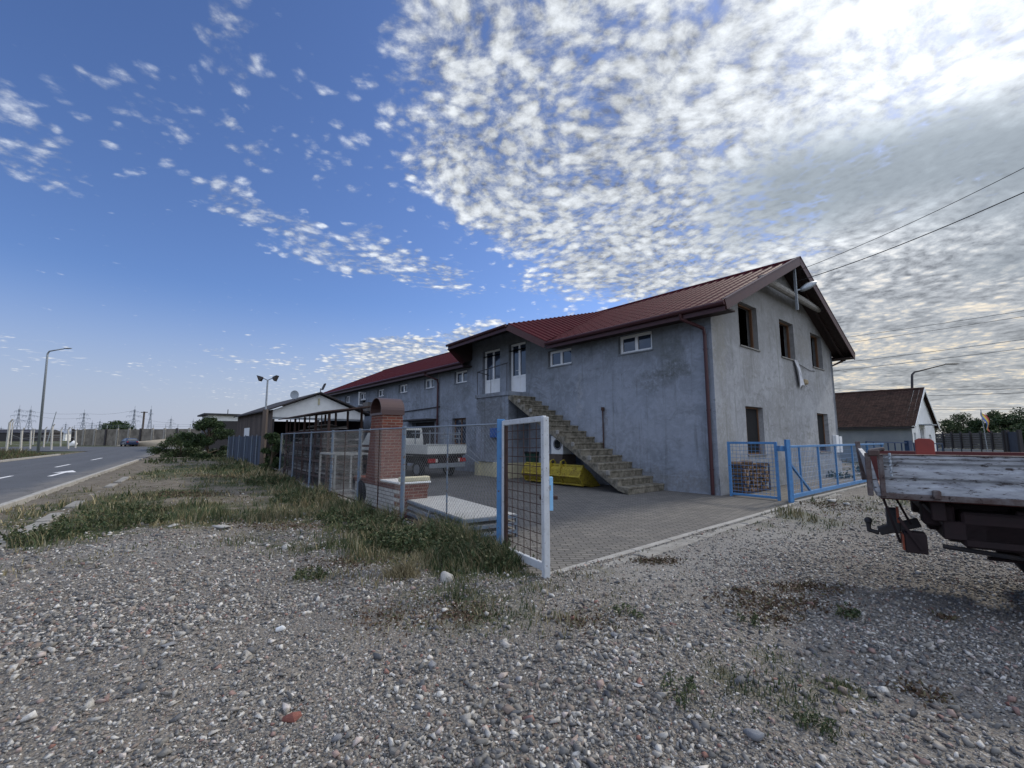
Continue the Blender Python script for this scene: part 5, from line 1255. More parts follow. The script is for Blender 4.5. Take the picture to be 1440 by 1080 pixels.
MB().tube([(-.27, -HW / 2, hr + .1), (HL + .2, -HW / 2, hr + .1)], .11, 8).build('ridge_tiles', 'clay', hs)
m_ = MB(); m_.bar((-.28, .42, he - .14), (-.28, -HW / 2, hr + .04), .03, .2); m_.bar((-.28, -HW - .42, he - .14), (-.28, -HW / 2, hr + .04), .03, .2); m_.build('verge_board', 'white_wall', hs)
MB().box(-.2, HL, .30, .36, he - .22, he - .1).build('eaves_board', 'dark_steel', hs)
MB().tube([(11.2, -HW / 2, hr), (11.5, -HW / 2, hr + 3.0)], .03, 5).build('antenna', 'steel', hs)

# navy railing in front of the house
rl = empty('navy_railing', (17.5, 22.5, 0), R(90) - R(60), 'dark navy railing in front of the tiled house', 'fence')
m_ = MB(); m_.bar((0, 0, 1.45), (9.5, 0, 1.30), .06); m_.bar((0, 0, .25), (9.5, 0, .25), .06); m_.build('rails', 'dark_blue', rl)
for k in range(13): MB().bar((9.5 * k / 12, 0, 0), (9.5 * k / 12, 0, 1.44 - .15 * k / 12), .05, .05, up=(1, 0, 0)).build('upright', 'dark_blue', rl)
m_ = MB(); m_.box(4.6, 5.0, -.1, .1, .8, 1.5); m_.build('gate_box', 'dark_blue', rl)

# slatted boundary fence on a low wall further right
s0_ = AT(1318, 630, 42); s1_ = AT(1415, 630, 34)
dS = Vector((s1_.x - s0_.x, s1_.y - s0_.y, 0)); LS = dS.length
sfn = empty('slatted_fence', (s0_.x, s0_.y, 0), math.atan2(dS.y, dS.x), 'grey slatted fence with dark posts on a low pale wall by the trees', 'fence')
MB().box(0, LS, -.12, .12, 0, .75).build('low_wall', 'post_concrete', sfn)
m_ = MB(); z = .8
while z < 1.95: m_.box(0, LS, -.02, .02, z, z + .15); z += .185
m_.build('slats', 'slat_grey', sfn)
for k in range(8): MB().box(LS * k / 7 - .06, LS * k / 7 + .06, -.14, -.03, .0, 2.2).build('post', 'dark_steel', sfn)
s2_ = s1_ + Vector((0, 0, 0)); sr = empty('steel_gate', (s1_.x, s1_.y, 0), math.atan2(dS.y, dS.x), 'dark grey metal gate with tall square posts right of the slatted fence', 'gate')
for X0 in (.25, 1.4): MB().box(X0 - .1, X0 + .1, -.1, .1, 0, 2.25).build('gate_post', 'dark_steel', sr)
MB().box(.35, 1.3, -.02, .02, .1, 2.1).build('gate_leaf', mat('bluish_gate', (.05, .06, .085), .6), sr)
# flag
fp = AT(1390, 640, 33); fg_ = empty('flag', (fp.x, fp.y, 0), R(20), 'faded blue, yellow and red flag drooping on a thin pole above the slatted fence', 'flag')
zt = 1.6 + (617 - 578) / FPX * 33; MB().tube([(0, 0, 0), (-.25, 0, zt + .1)], .025, 6).build('pole', 'steel', fg_)
cols = [((.10, .16, .42), 0), ((.62, .50, .10), 1), ((.45, .09, .08), 2)]
for cc, k in cols:
    m_ = MB(); vs = []
    for i in range(9):
        t = i / 8
        for j in (k, k + 1): vs.append((-.25 + j * .20 + t * .35, .10 * math.sin(t * 6 + j), zt - t * 1.25 - .10 * j))
    m_.add(vs, [(2 * i, 2 * i + 1, 2 * i + 3, 2 * i + 2) for i in range(8)]); o = m_.build('stripe', mat('flag_stripe', cc, .8), fg_); o.modifiers.new('s', 'SOLIDIFY').thickness = .006

# street lamps
def street_lamp(px, py_top, px_end, py_end, Y, label, group=None, px_base=None, r0=.09, head=.9, material='steel'):
    top = AT(px, py_top, Y); end = AT(px_end, py_end, Y); base = AT(px_base or px, 640, Y)
    o = empty('street_lamp', (base.x, base.y, 0), 0, label, 'street lamp', group)
    tx, tz = top.x - base.x, top.z; ex, ez_ = end.x - base.x, end.z; cr_ = .55
    pts = [(0, 0, 0), (tx * .9, 0, tz - cr_), (tx + .10, 0, tz - .2), (tx + .5, 0, tz)]
    MB().tube(pts[:2] + [(tx * .92 + .02, 0, tz - .35), (tx + .22, 0, tz - .08), (tx + .6, 0, tz), (ex - head, 0, ez_ - .03)], [r0, r0 * .7, r0 * .65, r0 * .6, r0 * .55, r0 * .45], 10).build('pole', material, o, smooth=True)
    m_ = MB(); lamp_head(m_, (ex - head, 0, ez_), (1, 0, .02), head, .34, .16); m_.build('lamp_head', 'dark_steel' if px > 700 else 'steel', o, smooth=True)
    return o
street_lamp(67, 493, 101, 490, 51.7, 'tall galvanized street lamp leaning slightly beside the road', px_base=53, r0=.14)
street_lamp(1283, 522, 1349, 512, 46, 'grey street lamp rising behind the tiled house', r0=.15, head=1.5, material='dark_steel')

# overhead wires: one thing each, strung to poles out of view
def wire(p, q, sag, r, label, n=16):
    p, q = Vector(p), Vector(q); pts = [p.lerp(q, i / n) - Vector((0, 0, sag * 4 * (i / n) * (1 - i / n))) for i in range(n + 1)]
    tag(MB().tube(pts, r, 4).build('overhead_wire', 'dark_steel'), label, 'wire', 'overhead wires')
wm_ = Matrix.Translation(C0) @ Matrix.Rotation(RZB, 4, 'Z')
wA = wm_ @ Vector((-.55, -5.9, 7.9)); wB = wm_ @ Vector((-.55, -5.9, 7.5))
wire(wA, AT(1500, 205, 10.5), .15, .010, 'upper of the two wires leaving the gable peak')
wire(wB, AT(1500, 243, 9.5), .15, .014, 'lower, thicker wire leaving the gable peak')
for i, (ya, yb, Y0, lb_) in enumerate(((478, 432, 60, 'highest of the faint far wires right of the building'), (486, 440, 60, 'second highest faint far wire right of the building'), (512, 473, 60, 'third faint far wire right of the building'), (522, 486, 60, 'fourth faint far wire, just under the third'),
                                       (545.5, 546, 55, 'far wire level with the house ridge'), (555, 551, 55, 'lowest long wire to the right of the house ridge'), (569, 572, 70, 'far wire above the trees, higher of the pair'), (573, 575, 70, 'far wire above the trees, lower of the pair'))):
    xa = 1178 if i < 4 else 1290
    wire(AT(xa - 160, ya + (ya - yb) * .4, Y0 + 25), AT(1470, yb, Y0), .3, .03, lb_)

# ================================================================== vegetation
def leaf_cloud(n, pos, size, rngs, flat=.35):
    """n small two-triangle leaves around given centres; returns verts, quads"""
    c = pos; a = rngs.normal(size=(n, 3)); a /= np.linalg.norm(a, axis=1)[:, None]; b = rngs.normal(size=(n, 3)); b -= (b * a).sum(1)[:, None] * a; b /= np.linalg.norm(b, axis=1)[:, None]
    s = size * rngs.uniform(.6, 1.4, (n, 1)); l = s * 1.5
    vs = np.stack([c - a * l, c + b * s * .6, c + a * l, c - b * s * .6], 1).reshape(-1, 3); fs = np.arange(4 * n).reshape(n, 4)
    return vs, fs
def tree(name, loc, H_, W_r, leaves, lsize, label, cat, material='leaf_dark', trunk_h=.35, seed=0, group=None, clumps=26, low=False):
    rs = np.random.default_rng(seed); rd_ = random.Random(seed)
    o = empty(name, loc, 0, label, cat, group)
    mb = MB(); mb.tube([(0, 0, -.1), (rd_.uniform(-.1, .1), 0, H_ * .35), (rd_.uniform(-.2, .2), 0, H_ * .8)], [H_ * .03, H_ * .022, H_ * .006], 7)
    cc = []
    for k in range(clumps):
        t = rd_.uniform(.0 if low else trunk_h, 1) ; a = rd_.uniform(0, 6.28); rmax = W_r * math.sin(math.pi * min(.97, max(.12, (t - (0 if low else trunk_h) + .12) / (1.1 - (0 if low else trunk_h)))) ) ** .6
        r1 = rmax * rd_.uniform(.3, 1.0); c = Vector((r1 * math.cos(a), r1 * math.sin(a), t * H_ * .93)); cc.append(c)
        mb.tube([(0, 0, max(.1, c.z * .55)), (c.x * .5, c.y * .5, c.z * .8), tuple(c)], [H_ * .011, H_ * .007, H_ * .003], 5)
    mb.build('trunk', 'bark', o)
    cen = np.array([tuple(c) for c in cc]); idx = rs.integers(0, len(cen), leaves); rad = W_r * .27 * rs.uniform(.6, 1.25, len(cen))
    d = rs.normal(size=(leaves, 3)); d /= np.linalg.norm(d, axis=1)[:, None]; d *= (rs.random((leaves, 1)) ** .45)
    pos = cen[idx] + d * rad[idx][:, None] * np.array([1, 1, .75]); pos[:, 2] = np.maximum(pos[:, 2], .05)
    vs, fs = leaf_cloud(leaves, pos, lsize, rs); c = npmesh('crown', vs, fs, material); c.parent = o
    return o
bs = AT(262, 640, 36)
tree('bush', (AT(292, 640, 37).x, 37, 0), 3.3, 1.9, 13000, .055, 'large green bush growing against the boarded fence', 'bush', 'leaf_dark', .05, 3, low=True, clumps=40)
tree('bush', (AT(254, 640, 40).x, 40, 0), 2.0, 2.2, 11000, .05, 'lower spreading bush at the roadside end of the boarded fence', 'bush', 'leaf_mid', .0, 4, low=True, clumps=40)
p = along(fdist(383)); tree('ivy_bush', (p.x, p.y, 0), 2.0, .85, 9000, .035, 'dark ivy smothering the fence between shed and rack', 'bush', 'leaf_dark', 0, 5, low=True, clumps=30)
p = AT(165, 640, 105); tree('round_bush', (p.x, p.y, 1.8), 3.4, 5.2, 5000, .16, 'round dark bush showing above the far concrete wall', 'bush', 'leaf_dark', 0, 6, low=True, clumps=30)
tps = [(1352, 582, 62, 3.6), (1378, 590, 60, 2.6), (1404, 579, 58, 3.4), (1432, 576, 52, 3.2), (1330, 592, 66, 3.2), (1470, 588, 48, 3.2), (1450, 592, 50, 3.0), (1415, 592, 66, 3.5)]
lbs = ['pointed dark tree behind the slatted fence, left of the flag', 'low dark tree directly behind the flag', 'tall dark tree just right of the flag', 'tallest dark tree near the right edge', 'low tree beside the tiled house gable', 'dark tree at the extreme right', 'small tree between the tallest and the last one', 'rear tree between flag and tallest tree']
for i, ((px, py, Y0, wr), l_) in enumerate(zip(tps, lbs)):
    q = AT(px, py, Y0); tree('tree', (q.x, q.y, 0), q.z, wr, 4200, .10, l_, 'tree', 'leaf_dark' if i % 2 else 'leaf_mid', .22, 20 + i, 'trees beyond the slatted fence', 22)
hb = AT(1440, 640, 55); rs = np.random.default_rng(77)
n = 9000; pos = np.stack([rs.uniform(AT(1310, 640, 70).x, 120, n), rs.uniform(66, 74, n), rs.random(n) ** .7 * 2.9], 1); pos[:, 2] *= .7 + .3 * np.sin(pos[:, 0] * .7)
vs, fs = leaf_cloud(n, pos, .16, rs); o = npmesh('hedge', vs, fs, 'leaf_dark'); kind(o, 'stuff', 'dark scrubby hedge line behind the trees at right', 'hedge')

def blades(P_, Hs, Ws, lean, rs):
    n = len(P_); a = rs.uniform(0, 2 * np.pi, n); w = np.stack([np.cos(a), np.sin(a), np.zeros(n)], 1) * Ws[:, None] * .5
    ld = rs.uniform(0, 2 * np.pi, n); l = np.stack([np.cos(ld), np.sin(ld), np.zeros(n)], 1) * (lean * Hs * rs.uniform(.2, 1, n))[:, None]
    up = np.array([0, 0, 1.0]) * Hs[:, None]
    vs = np.stack([P_ - w, P_ + w, P_ + up * .55 + l * .35 + w * .7, P_ + up * .55 + l * .35 - w * .7, P_ + up + l, P_ + up + l + w * .05], 1)
    b = (np.arange(n) * 6)[:, None]; fs = np.concatenate([b + [0, 1, 2, 3], b + [3, 2, 5, 4]], 1).reshape(-1, 4)
    return vs.reshape(-1, 3), fs
def scatter(n, rmin, rmax, rs, a0=-62, a1=62):
    r = np.exp(rs.uniform(math.log(rmin), math.log(rmax), n)); a = np.radians(rs.uniform(a0, a1, n)); return np.stack([r * np.sin(a), r * np.cos(a)], 1)
rs = np.random.default_rng(5)
P_ = scatter(620000, 1.8, 45, rs); w = weed(P_[:, 0], P_[:, 1]); inn = inpoly(P_[:, 0], P_[:, 1], yard)
k = (rs.random(len(P_)) < (w ** 1.7) * (.34 + .3 * (distfence(P_[:, 0], P_[:, 1]) < 1.4))) & ~inn; P_ = P_[k]; w = w[k]
hN = height(P_[:, 0], P_[:, 1]); P3 = np.column_stack([P_, hN]); r_ = np.hypot(P_[:, 0], P_[:, 1])
cl_ = vnoise(P_[:, 0], P_[:, 1], 2.3, 12)
Hs = (.02 + .26 * w * cl_ ** 2 * rs.uniform(.3, 1.3, len(w)) + .14 * (distfence(P_[:, 0], P_[:, 1]) < .8) * w * cl_) * np.where(r_ < 6.5, .8, 1.0)
vs, fs = blades(P3, Hs, (.004 + .0011 * r_) * rs.uniform(.7, 1.4, len(w)), .7, rs)
dry = rs.random(len(w)) < .22 + .5 * (vnoise(P_[:, 0], P_[:, 1], .9, 14) > .58)
fs2 = fs.reshape(-1, 2, 4)
for nm, sel, m_ in (('grass', ~dry, 'grass_green'), ('dry_grass', dry, 'grass_dry')):
    o = npmesh(nm, vs.reshape(-1, 6, 3)[sel].reshape(-1, 3), (np.arange(sel.sum())[:, None, None] * 6 + np.array([[0, 1, 2, 3], [3, 2, 5, 4]])).reshape(-1, 4), m_)
    kind(o, 'stuff', 'green weedy grass on the verge and along the fence' if nm == 'grass' else 'dry straw-coloured grass among the weeds', 'grass')
n = 42000; t_ = rs.uniform(18, 66, n); s_ = -11.5 - 26 * rs.random(n) ** 1.6; V2 = np.stack([rd.x * t_ + rn.x * s_, rd.y * t_ + rn.y * s_], 1)
k = ~roadmask(V2[:, 0], V2[:, 1]); V2 = V2[k]; cl3 = vnoise(V2[:, 0], V2[:, 1], .35, 41); k = rs.random(len(V2)) < sm(.2, .6, cl3) + .15; V2 = V2[k]; cl3 = cl3[k]
s_ = V2[:, 0] * rn.x + V2[:, 1] * rn.y
P3 = np.column_stack([V2, height(V2[:, 0], V2[:, 1])]); vs, fs = blades(P3, (.12 + .75 * cl3 * sm(-11.6, -14, s_)) * rs.uniform(.4, 1.1, len(V2)), rs.uniform(.03, .07, len(V2)), .5, rs)
for nm, sel, m_ in (('verge_weeds', rs.random(len(V2)) < .6, 'grass_green'), ('dry_verge_weeds', None, 'weed_brown')):
    if sel is None: sel = ~sel0
    sel0 = sel
    o = npmesh(nm, vs.reshape(-1, 6, 3)[sel].reshape(-1, 3), (np.arange(sel.sum())[:, None, None] * 6 + np.array([[0, 1, 2, 3], [3, 2, 5, 4]])).reshape(-1, 4), m_)
    kind(o, 'stuff', 'tall ' + ('green' if nm[0] == 'v' else 'brown dead') + ' weeds across the road under the field fence', 'weeds')
# bushy feathery weeds by the near fence: stems with leaflets
def weedplants(specs, name, label, material, seed):
    rs = np.random.default_rng(seed); V_ = []; F_ = []; off = 0
    for (px, py, n, h, rad) in specs:
        c = G(px, py)
        for _ in range(n):
            a = rs.uniform(0, 6.28); r1 = rad * rs.random() ** .5; b = np.array([c.x + r1 * math.cos(a), c.y + r1 * math.sin(a), 0]); b[2] = hz(b[0], b[1]); hh = h * rs.uniform(.5, 1.1) * (1 - .5 * r1 / rad)
            ln = np.array([math.cos(a), math.sin(a), 0]) * hh * .5 * rs.random(); m = 26; t = rs.random(m) ** .8
            pos = b + np.outer(t, ln) + np.outer(t, [0, 0, hh]) + rs.normal(size=(m, 3)) * .018 * (1.2 - t)[:, None] * (1 + 2 * hh)
            v, f_ = leaf_cloud(m, pos, (.005 if c.y < 5.2 else .011) + .0010 * c.y, rs); V_.append(v); F_.append(f_ + off); off += len(v)
            v, f_ = blades(b[None], np.array([hh]), np.array([.008]), .4, rs); V_.append(v); F_.append(f_ + off); off += len(v)
    o = npmesh(name, np.concatenate(V_), np.concatenate(F_), material); kind(o, 'stuff', label, 'weeds')
weedplants([(600, 770, 190, .42, .55), (560, 765, 120, .32, .5), (650, 785, 120, .30, .45), (530, 745, 90, .32, .5), (690, 795, 90, .26, .35), (625, 755, 110, .45, .35), (490, 730, 90, .30, .6), (430, 705, 90, .3, .8), (700, 770, 40, .35, .15), (380, 680, 80, .35, .8), (740, 795, 25, .18, .2),
            (150, 735, 70, .35, .8), (60, 760, 60, .28, .6), (190, 745, 50, .25, .5), (960, 995, 14, .16, .12), (880, 870, 10, .1, .15), (1195, 870, 12, .14, .08), (435, 825, 30, .16, .15), (1150, 1040, 10, .12, .08), (1055, 880, 8, .14, .06), (1230, 665, 40, .5, .8), (1180, 672, 30, .5, .5), (320, 660, 60, .4, 1.2), (250, 650, 60, .45, 2)],
           'feathery_weeds', 'dense dark green feathery weeds at the foot of the fence', 'grass_green', 31)
tf_ = G(565, 818); n = 420; rs = np.random.default_rng(9); a = rs.uniform(0, 6.28, n); r1 = .22 * rs.random(n) ** .6
P3 = np.stack([tf_.x + r1 * np.cos(a), tf_.y + r1 * np.sin(a), np.full(n, hz(tf_.x, tf_.y))], 1); vs, fs = blades(P3, rs.uniform(.08, .27, n) * (1.1 - r1 / .3), rs.uniform(.006, .011, n), 1.5, rs)
o = npmesh('straw_tuft', vs, fs, 'grass_dry'); tag(o, 'pale straw-coloured grass tuft in front of the green weeds', 'grass tuft')
# flat brown weeds
rs = np.random.default_rng(15); V_ = []; F_ = []; off = 0
for (px, py, rx, ry, n) in ((1090, 852, .55, .10, 900), (1130, 828, .35, .08, 600), (920, 790, .3, .08, 400), (640, 870, .35, .15, 500), (540, 880, .3, .15, 350), (1045, 835, .12, .05, 200), (1300, 980, .12, .06, 200), (250, 700, 1.2, .3, 900), (400, 740, .8, .2, 600), (180, 725, .6, .2, 500), (330, 670, 1.5, .5, 900), (480, 800, .5, .15, 400), (830, 880, .3, .1, 250), (1330, 870, .08, .04, 120), (1170, 712, .5, .3, 400), (1080, 872, .2, .06, 200)):
    c = G(px, py); q = rs.normal(size=(n, 2)) * .6; pos = np.stack([c.x + q[:, 0] * rx, c.y + q[:, 1] * ry * 2.2, np.zeros(n)], 1); pos[:, 2] = height(pos[:, 0], pos[:, 1]) + rs.random(n) * .03
    v, f_ = leaf_cloud(n, pos, .008 + .0011 * c.y, rs); V_.append(v); F_.append(f_ + off); off += len(v)
kind(npmesh('low_brown_weeds', np.concatenate(V_), np.concatenate(F_), 'weed_brown'), 'stuff', 'flat reddish brown weeds creeping over the gravel', 'weeds')

# ------------------------------------------------------------------ gravel stones
import bmesh
def rock(seed, sub):
    rd_ = random.Random(seed); bm = bmesh.new()
    for _ in range(sub): 
        v = Vector((rd_.gauss(0, 1), rd_.gauss(0, 1), rd_.gauss(0, 1))).normalized(); v = v * rd_.uniform(.60, 1.12); bm.verts.new(v)
    bmesh.ops.convex_hull(bm, input=bm.verts); bmesh.ops.delete(bm, geom=[v for v in bm.verts if not v.link_faces], context='VERTS')
    bmesh.ops.triangulate(bm, faces=bm.faces); bm.verts.index_update()
    v = np.array([tuple(q.co) for q in bm.verts]); f_ = np.array([[q.index for q in fc_.verts] for fc_ in bm.faces]); bm.free(); return v, f_
def stones(name, P_, S, rs, nver, label, material='stone', flat=.62, sink=.25, smooth=False):
    V_ = []; F_ = []; off = 0; protos = [rock(100 + i + nver, nver) for i in range(10)]; pid = rs.integers(0, 10, len(P_))
    Z = height(P_[:, 0], P_[:, 1])
    for i, (pv, pf) in enumerate(protos):
        q = np.where(pid == i)[0]; n = len(q)
        if not n: continue
        a = rs.uniform(0, 2 * np.pi, n); ca, sa = np.cos(a), np.sin(a); sx = S[q] * rs.uniform(.8, 1.35, n); sy = S[q] * rs.uniform(.6, 1.0, n); sz = S[q] * rs.uniform(.35, .85, n) * flat / .62
        tl = rs.normal(0, .35, n); x_ = pv[None, :, 0] * sx[:, None]; y_ = pv[None, :, 1] * sy[:, None]; z_ = pv[None, :, 2] * sz[:, None]
        z2 = z_ * np.cos(tl)[:, None] + x_ * np.sin(tl)[:, None]; x2 = x_ * np.cos(tl)[:, None] - z_ * np.sin(tl)[:, None]
        X_ = x2 * ca[:, None] - y_ * sa[:, None] + P_[q, 0][:, None]; Y_ = x2 * sa[:, None] + y_ * ca[:, None] + P_[q, 1][:, None]; Z_ = z2 + (Z[q] + sz * (1 - 2 * sink) * .6)[:, None]
        v = np.stack([X_, Y_, Z_], -1).reshape(-1, 3); f_ = (pf[None] + (np.arange(n) * len(pv))[:, None, None]).reshape(-1, 3) + off
        V_.append(v); F_.append(f_); off += len(v)
    o = npmesh(name, np.concatenate(V_), np.concatenate(F_), material, smooth); kind(o, 'stuff', label, 'gravel'); return o
def stone_density(X_, Y_):
    s = X_ * rn.x + Y_ * rn.y; d = .45 + .9 * (vnoise(X_, Y_, .9, 21) * .6 + vnoise(X_, Y_, 2.6, 22) * .4 - .25)
    d = d * (1 - .75 * np.clip(weed(X_, Y_) * 1.1, 0, 1)) * (1 - .9 * sm(7.5, 10.5, Y_) * (X_ < 0))
    d *= 1 - .75 * np.exp(-((X_ * math.cos(R(48)) * 1 - .46 * math.cos(R(48)) - (Y_ - 5.59) * math.sin(R(48)) - .6) / .7) ** 2) * (X_ > 0)
    d = np.where(inpoly(X_, Y_, yard) | roadmask(X_, Y_) | (s < RO + .2), 0, d)
    return np.clip(d, 0, 1)
rs = np.random.default_rng(42)
for nm, n, r0, r1, s0, s1, nv, lb_ in (('fine_gravel', 150000, 1.7, 15, .004, .010, 8, 'fine grey gravel covering the open ground'), ('gravel', 90000, 1.7, 15, .010, .022, 11, 'loose grey stones spread over the gravel ground'), ('coarse_gravel', 30000, 1.7, 12, .018, .046, 9, 'coarser mixed stones lying in the gravel'), ('far_gravel', 95000, 4.5, 16, .014, .024, 8, 'gravel stones spreading towards the yard and the truck')):
    P_ = scatter(n, r0, r1, rs); d = stone_density(P_[:, 0], P_[:, 1]); r_ = np.hypot(P_[:, 0], P_[:, 1])
    k = rs.random(n) < d * (1 if nm == 'fine_gravel' else .9); P_, r_ = P_[k], r_[k]
    if nm == 'coarse_gravel':
        cl2 = vnoise(P_[:, 0], P_[:, 1], 1.1, 33) * .6 + vnoise(P_[:, 0], P_[:, 1], 3.0, 34) * .4; k = rs.random(len(P_)) < sm(.30, .62, cl2) * (1 - .85 * sm(3.4, 6.0, r_) * (P_[:, 0] > -.5)); P_, r_ = P_[k], r_[k]
    S = s0 + (s1 - s0) * rs.random(len(P_)) ** 2.2; S = S * (1 + .07 * np.maximum(r_ - 4, 0))
    stones(nm, P_, S, rs, nv, lb_)
def big_rock(px, py, size, label, material='concrete', seed=1, rz=0, name='rock'):
    c = G(px, py); v, f_ = rock(seed, 11); sx, sy, sz = size; v = v * np.array([sx, sy, sz]) * .5
    o = npmesh(name, v, f_, material); o.location = (c.x, c.y, hz(c.x, c.y) + sz * .28); o.rotation_euler = (0, 0, rz); b = o.modifiers.new('b', 'BEVEL'); b.width = .008; tag(o, label, 'rock')
M['pale_rock'] = mat('pale_rock', (.36, .355, .34), .9, c2=(.22, .215, .20), scale=14, bump=.5, bscale=60)
M['grey_rock'] = mat('grey_rock', (.20, .205, .215), .9, c2=(.13, .13, .14), scale=14, bump=.5, bscale=60)
M['red_rock'] = mat('red_rock', (.19, .075, .06), .9, c2=(.12, .06, .05), scale=12, bump=.4)
for a in ((629, 820, (.30, .22, .15), 'large pale block lying in the weeds before the gate', 'pale_rock', 3), (410, 1023, (.13, .08, .06), 'dark red stone in the gravel at lower left', 'red_rock', 5), (235, 935, (.13, .07, .04), 'flat grey slab stone left of the middle of the gravel', 'grey_rock', 6),
          (608, 945, (.09, .08, .07), 'rounded grey stone in the middle foreground', 'grey_rock', 7), (862, 903, (.10, .07, .06), 'bluish grey stone right of the middle foreground', 'grey_rock', 8), (310, 748, (.42, .25, .12), 'larger pale rubble slab at the grass edge', 'pale_rock', 9), (245, 750, (.2, .15, .09), 'smaller pale rubble lump left of the slab', 'pale_rock', 10), (405, 772, (.26, .2, .11), 'pale stone half sunk in the grass', 'pale_rock', 11),
          (1062, 1050, (.14, .08, .08), 'pointed grey stone at bottom right', 'grey_rock', 12), (1025, 862, (.09, .06, .05), 'dark bluish stone in the right gravel', 'grey_rock', 13), (1170, 708, (.5, .25, .14), 'broken concrete lump by the sliding gate track', 'pale_rock', 14), (395, 905, (.10, .08, .08), 'white stone standing out in the left gravel', 'enamel', 15), (714, 812, (.07, .06, .05), 'small round stone at the foot of the gate', 'pale_rock', 16),
          (725, 845, (.02, .02, .02), 'tiny dark pebble below the gate', 'dark_steel', 17), (475, 1052, (.12, .07, .07), 'grey elongated stone beside the red one', 'grey_rock', 18), (1190, 712, (.3, .2, .1), 'second broken concrete lump further along the track', 'pale_rock', 19), (820, 855, (.07, .06, .04), 'dark stone close to the kerb end', 'dark_steel', 20)):
    if a[3].startswith('tiny'): continue
    big_rock(a[0], a[1], a[2], a[3], a[4], a[5], a[5] * .7)
# dark damp sand heap by the far wall, sandy heap
hp = AT(215, 640, 84); v, f_ = rock(60, 60); o = npmesh('sand_heap', v * np.array([9, 3.0, 1.3]), f_, 'dirt', True); o.location = (hp.x, hp.y, .2); tag(o, 'low sandy heap in front of the far concrete wall', 'heap')

# ================================================================== left background
wl = empty('concrete_wall', (AT(100, 640, 92).x, 92, 0), 0, 'long stained precast concrete wall beyond the junction', 'wall')
w0 = Vector((AT(100, 640, 92).x, 92, 0)); w1 = Vector((AT(300, 640, 84).x, 84, 0)); dw = (w1 - w0); Lw = dw.length; dw.normalize()
rr = random.Random(8); npan = 12
for k in range(npan):
    a = dw * (Lw * k / npan); b = dw * (Lw * (k + 1) / npan - .35); zt = 3.45 + rr.uniform(-.06, .06)
    mb = MB(); mb.bar(a + Vector((0, 0, zt / 2)) + dw * .3, b + Vector((0, 0, zt / 2)), .15, zt); o = mb.build('panel', 'panel_wall', wl)
for k in range(npan + 1):
    a = dw * (Lw * k / npan) + Vector((0, -.15, 0)); MB().box(a.x - .15, a.x + .15, a.y - .15, a.y + .15, 0, 3.6).build('pillar', 'concrete' if k % 3 else 'dark_steel', wl)
m_ = MB()
for k in range(0, npan + 1):
    a = dw * (Lw * k / npan); m_.bar(a + Vector((0, 0, 3.6)), a + Vector((0, 0, 4.3)), .06)
for z in (3.9, 4.25): m_.bar(Vector((0, 0, z)), dw * Lw + Vector((0, 0, z)), .03)
m_.build('wire_strands', 'steel', wl)
# leaning concrete posts of the field fence
ff_ = empty('field_fence', (0, 0, 0), 0, 'wire fence on pale leaning concrete posts across the grassy field', 'fence')
posts = [((14, 594), (8, 636)), ((18, 594), (15, 624)), ((31, 606), (28.5, 634)), ((44, 606), (42, 630)), ((48, 605), (46, 624)), ((64, 603), (61, 628)), ((74, 600), (72, 631)), ((86, 604), (85, 627)), ((96, 604), (96, 630)), ((107, 606), (106, 629)), ((101, 602), (100.5, 624))]
tops = []
for (tx_, ty_), (bx, by) in posts:
    b = G(bx, by + 3); t = AT(tx_, ty_, b.y); mb = MB().bar((b.x, b.y, -.1), (t.x, t.y, t.z), .15, .15, up=(0, 1, 0)); mb.bar((t.x, t.y, t.z), (t.x + .25, t.y, t.z + .35), .10, .10, up=(0, 1, 0)); mb.build('post', 'post_concrete', ff_); tops.append((b, t))
tops.sort(key=lambda q: q[0].x); m_ = MB()
tt = [tops[i] for i in range(0, len(tops), 1)]
for (b0, t0_), (b1, t1_) in zip(tt, tt[1:]):
    for q in (.35, .65, .95): m_.tube([b0.lerp(t0_, q), b1.lerp(t1_, q)], .012, 3, False)
m_.build('wires', 'steel', ff_, normals=False)
wsk = G(102.5, 629); o = npmesh('white_sack', rock(33, 26)[0] * np.array([.75, .6, .75]), rock(33, 26)[1], 'enamel', True); o.location = (wsk.x, wsk.y, .5); tag(o, 'full white sack standing by the last field fence post', 'sack')
# far buildings in the field (low dark and white)
for i, (px, Y0, w_, h_, m1, lb_) in enumerate(((20, 240, 34, 6.5, 'dark_steel', 'long dark low hall far across the field'), (60, 300, 26, 7.0, 'white_wall', 'white-roofed far hall behind the leaning posts'), (246, 210, 16, 6.0, 'white_wall', 'white far shed seen above the concrete wall'), (86, 330, 30, 6.5, 'panel_wall', 'brownish far shed behind the field fence'))):
    q = AT(px, 640, Y0); b = empty('far_hall', (q.x, q.y, 0), R(10 + 12 * i), lb_, 'building', 'far halls on the horizon')
    MB().box(-w_ / 2, w_ / 2, -6, 6, 0, h_ * .72).build('wall', m1, b)
    MB().prism([(-w_ / 2 - .4, -6.5, h_ * .72), (-w_ / 2 - .4, 0, h_), (-w_ / 2 - .4, 6.5, h_ * .72)], (w_ + .8, 0, 0)).build('roof', 'hazed_steel' if i != 0 else 'dark_steel', b)
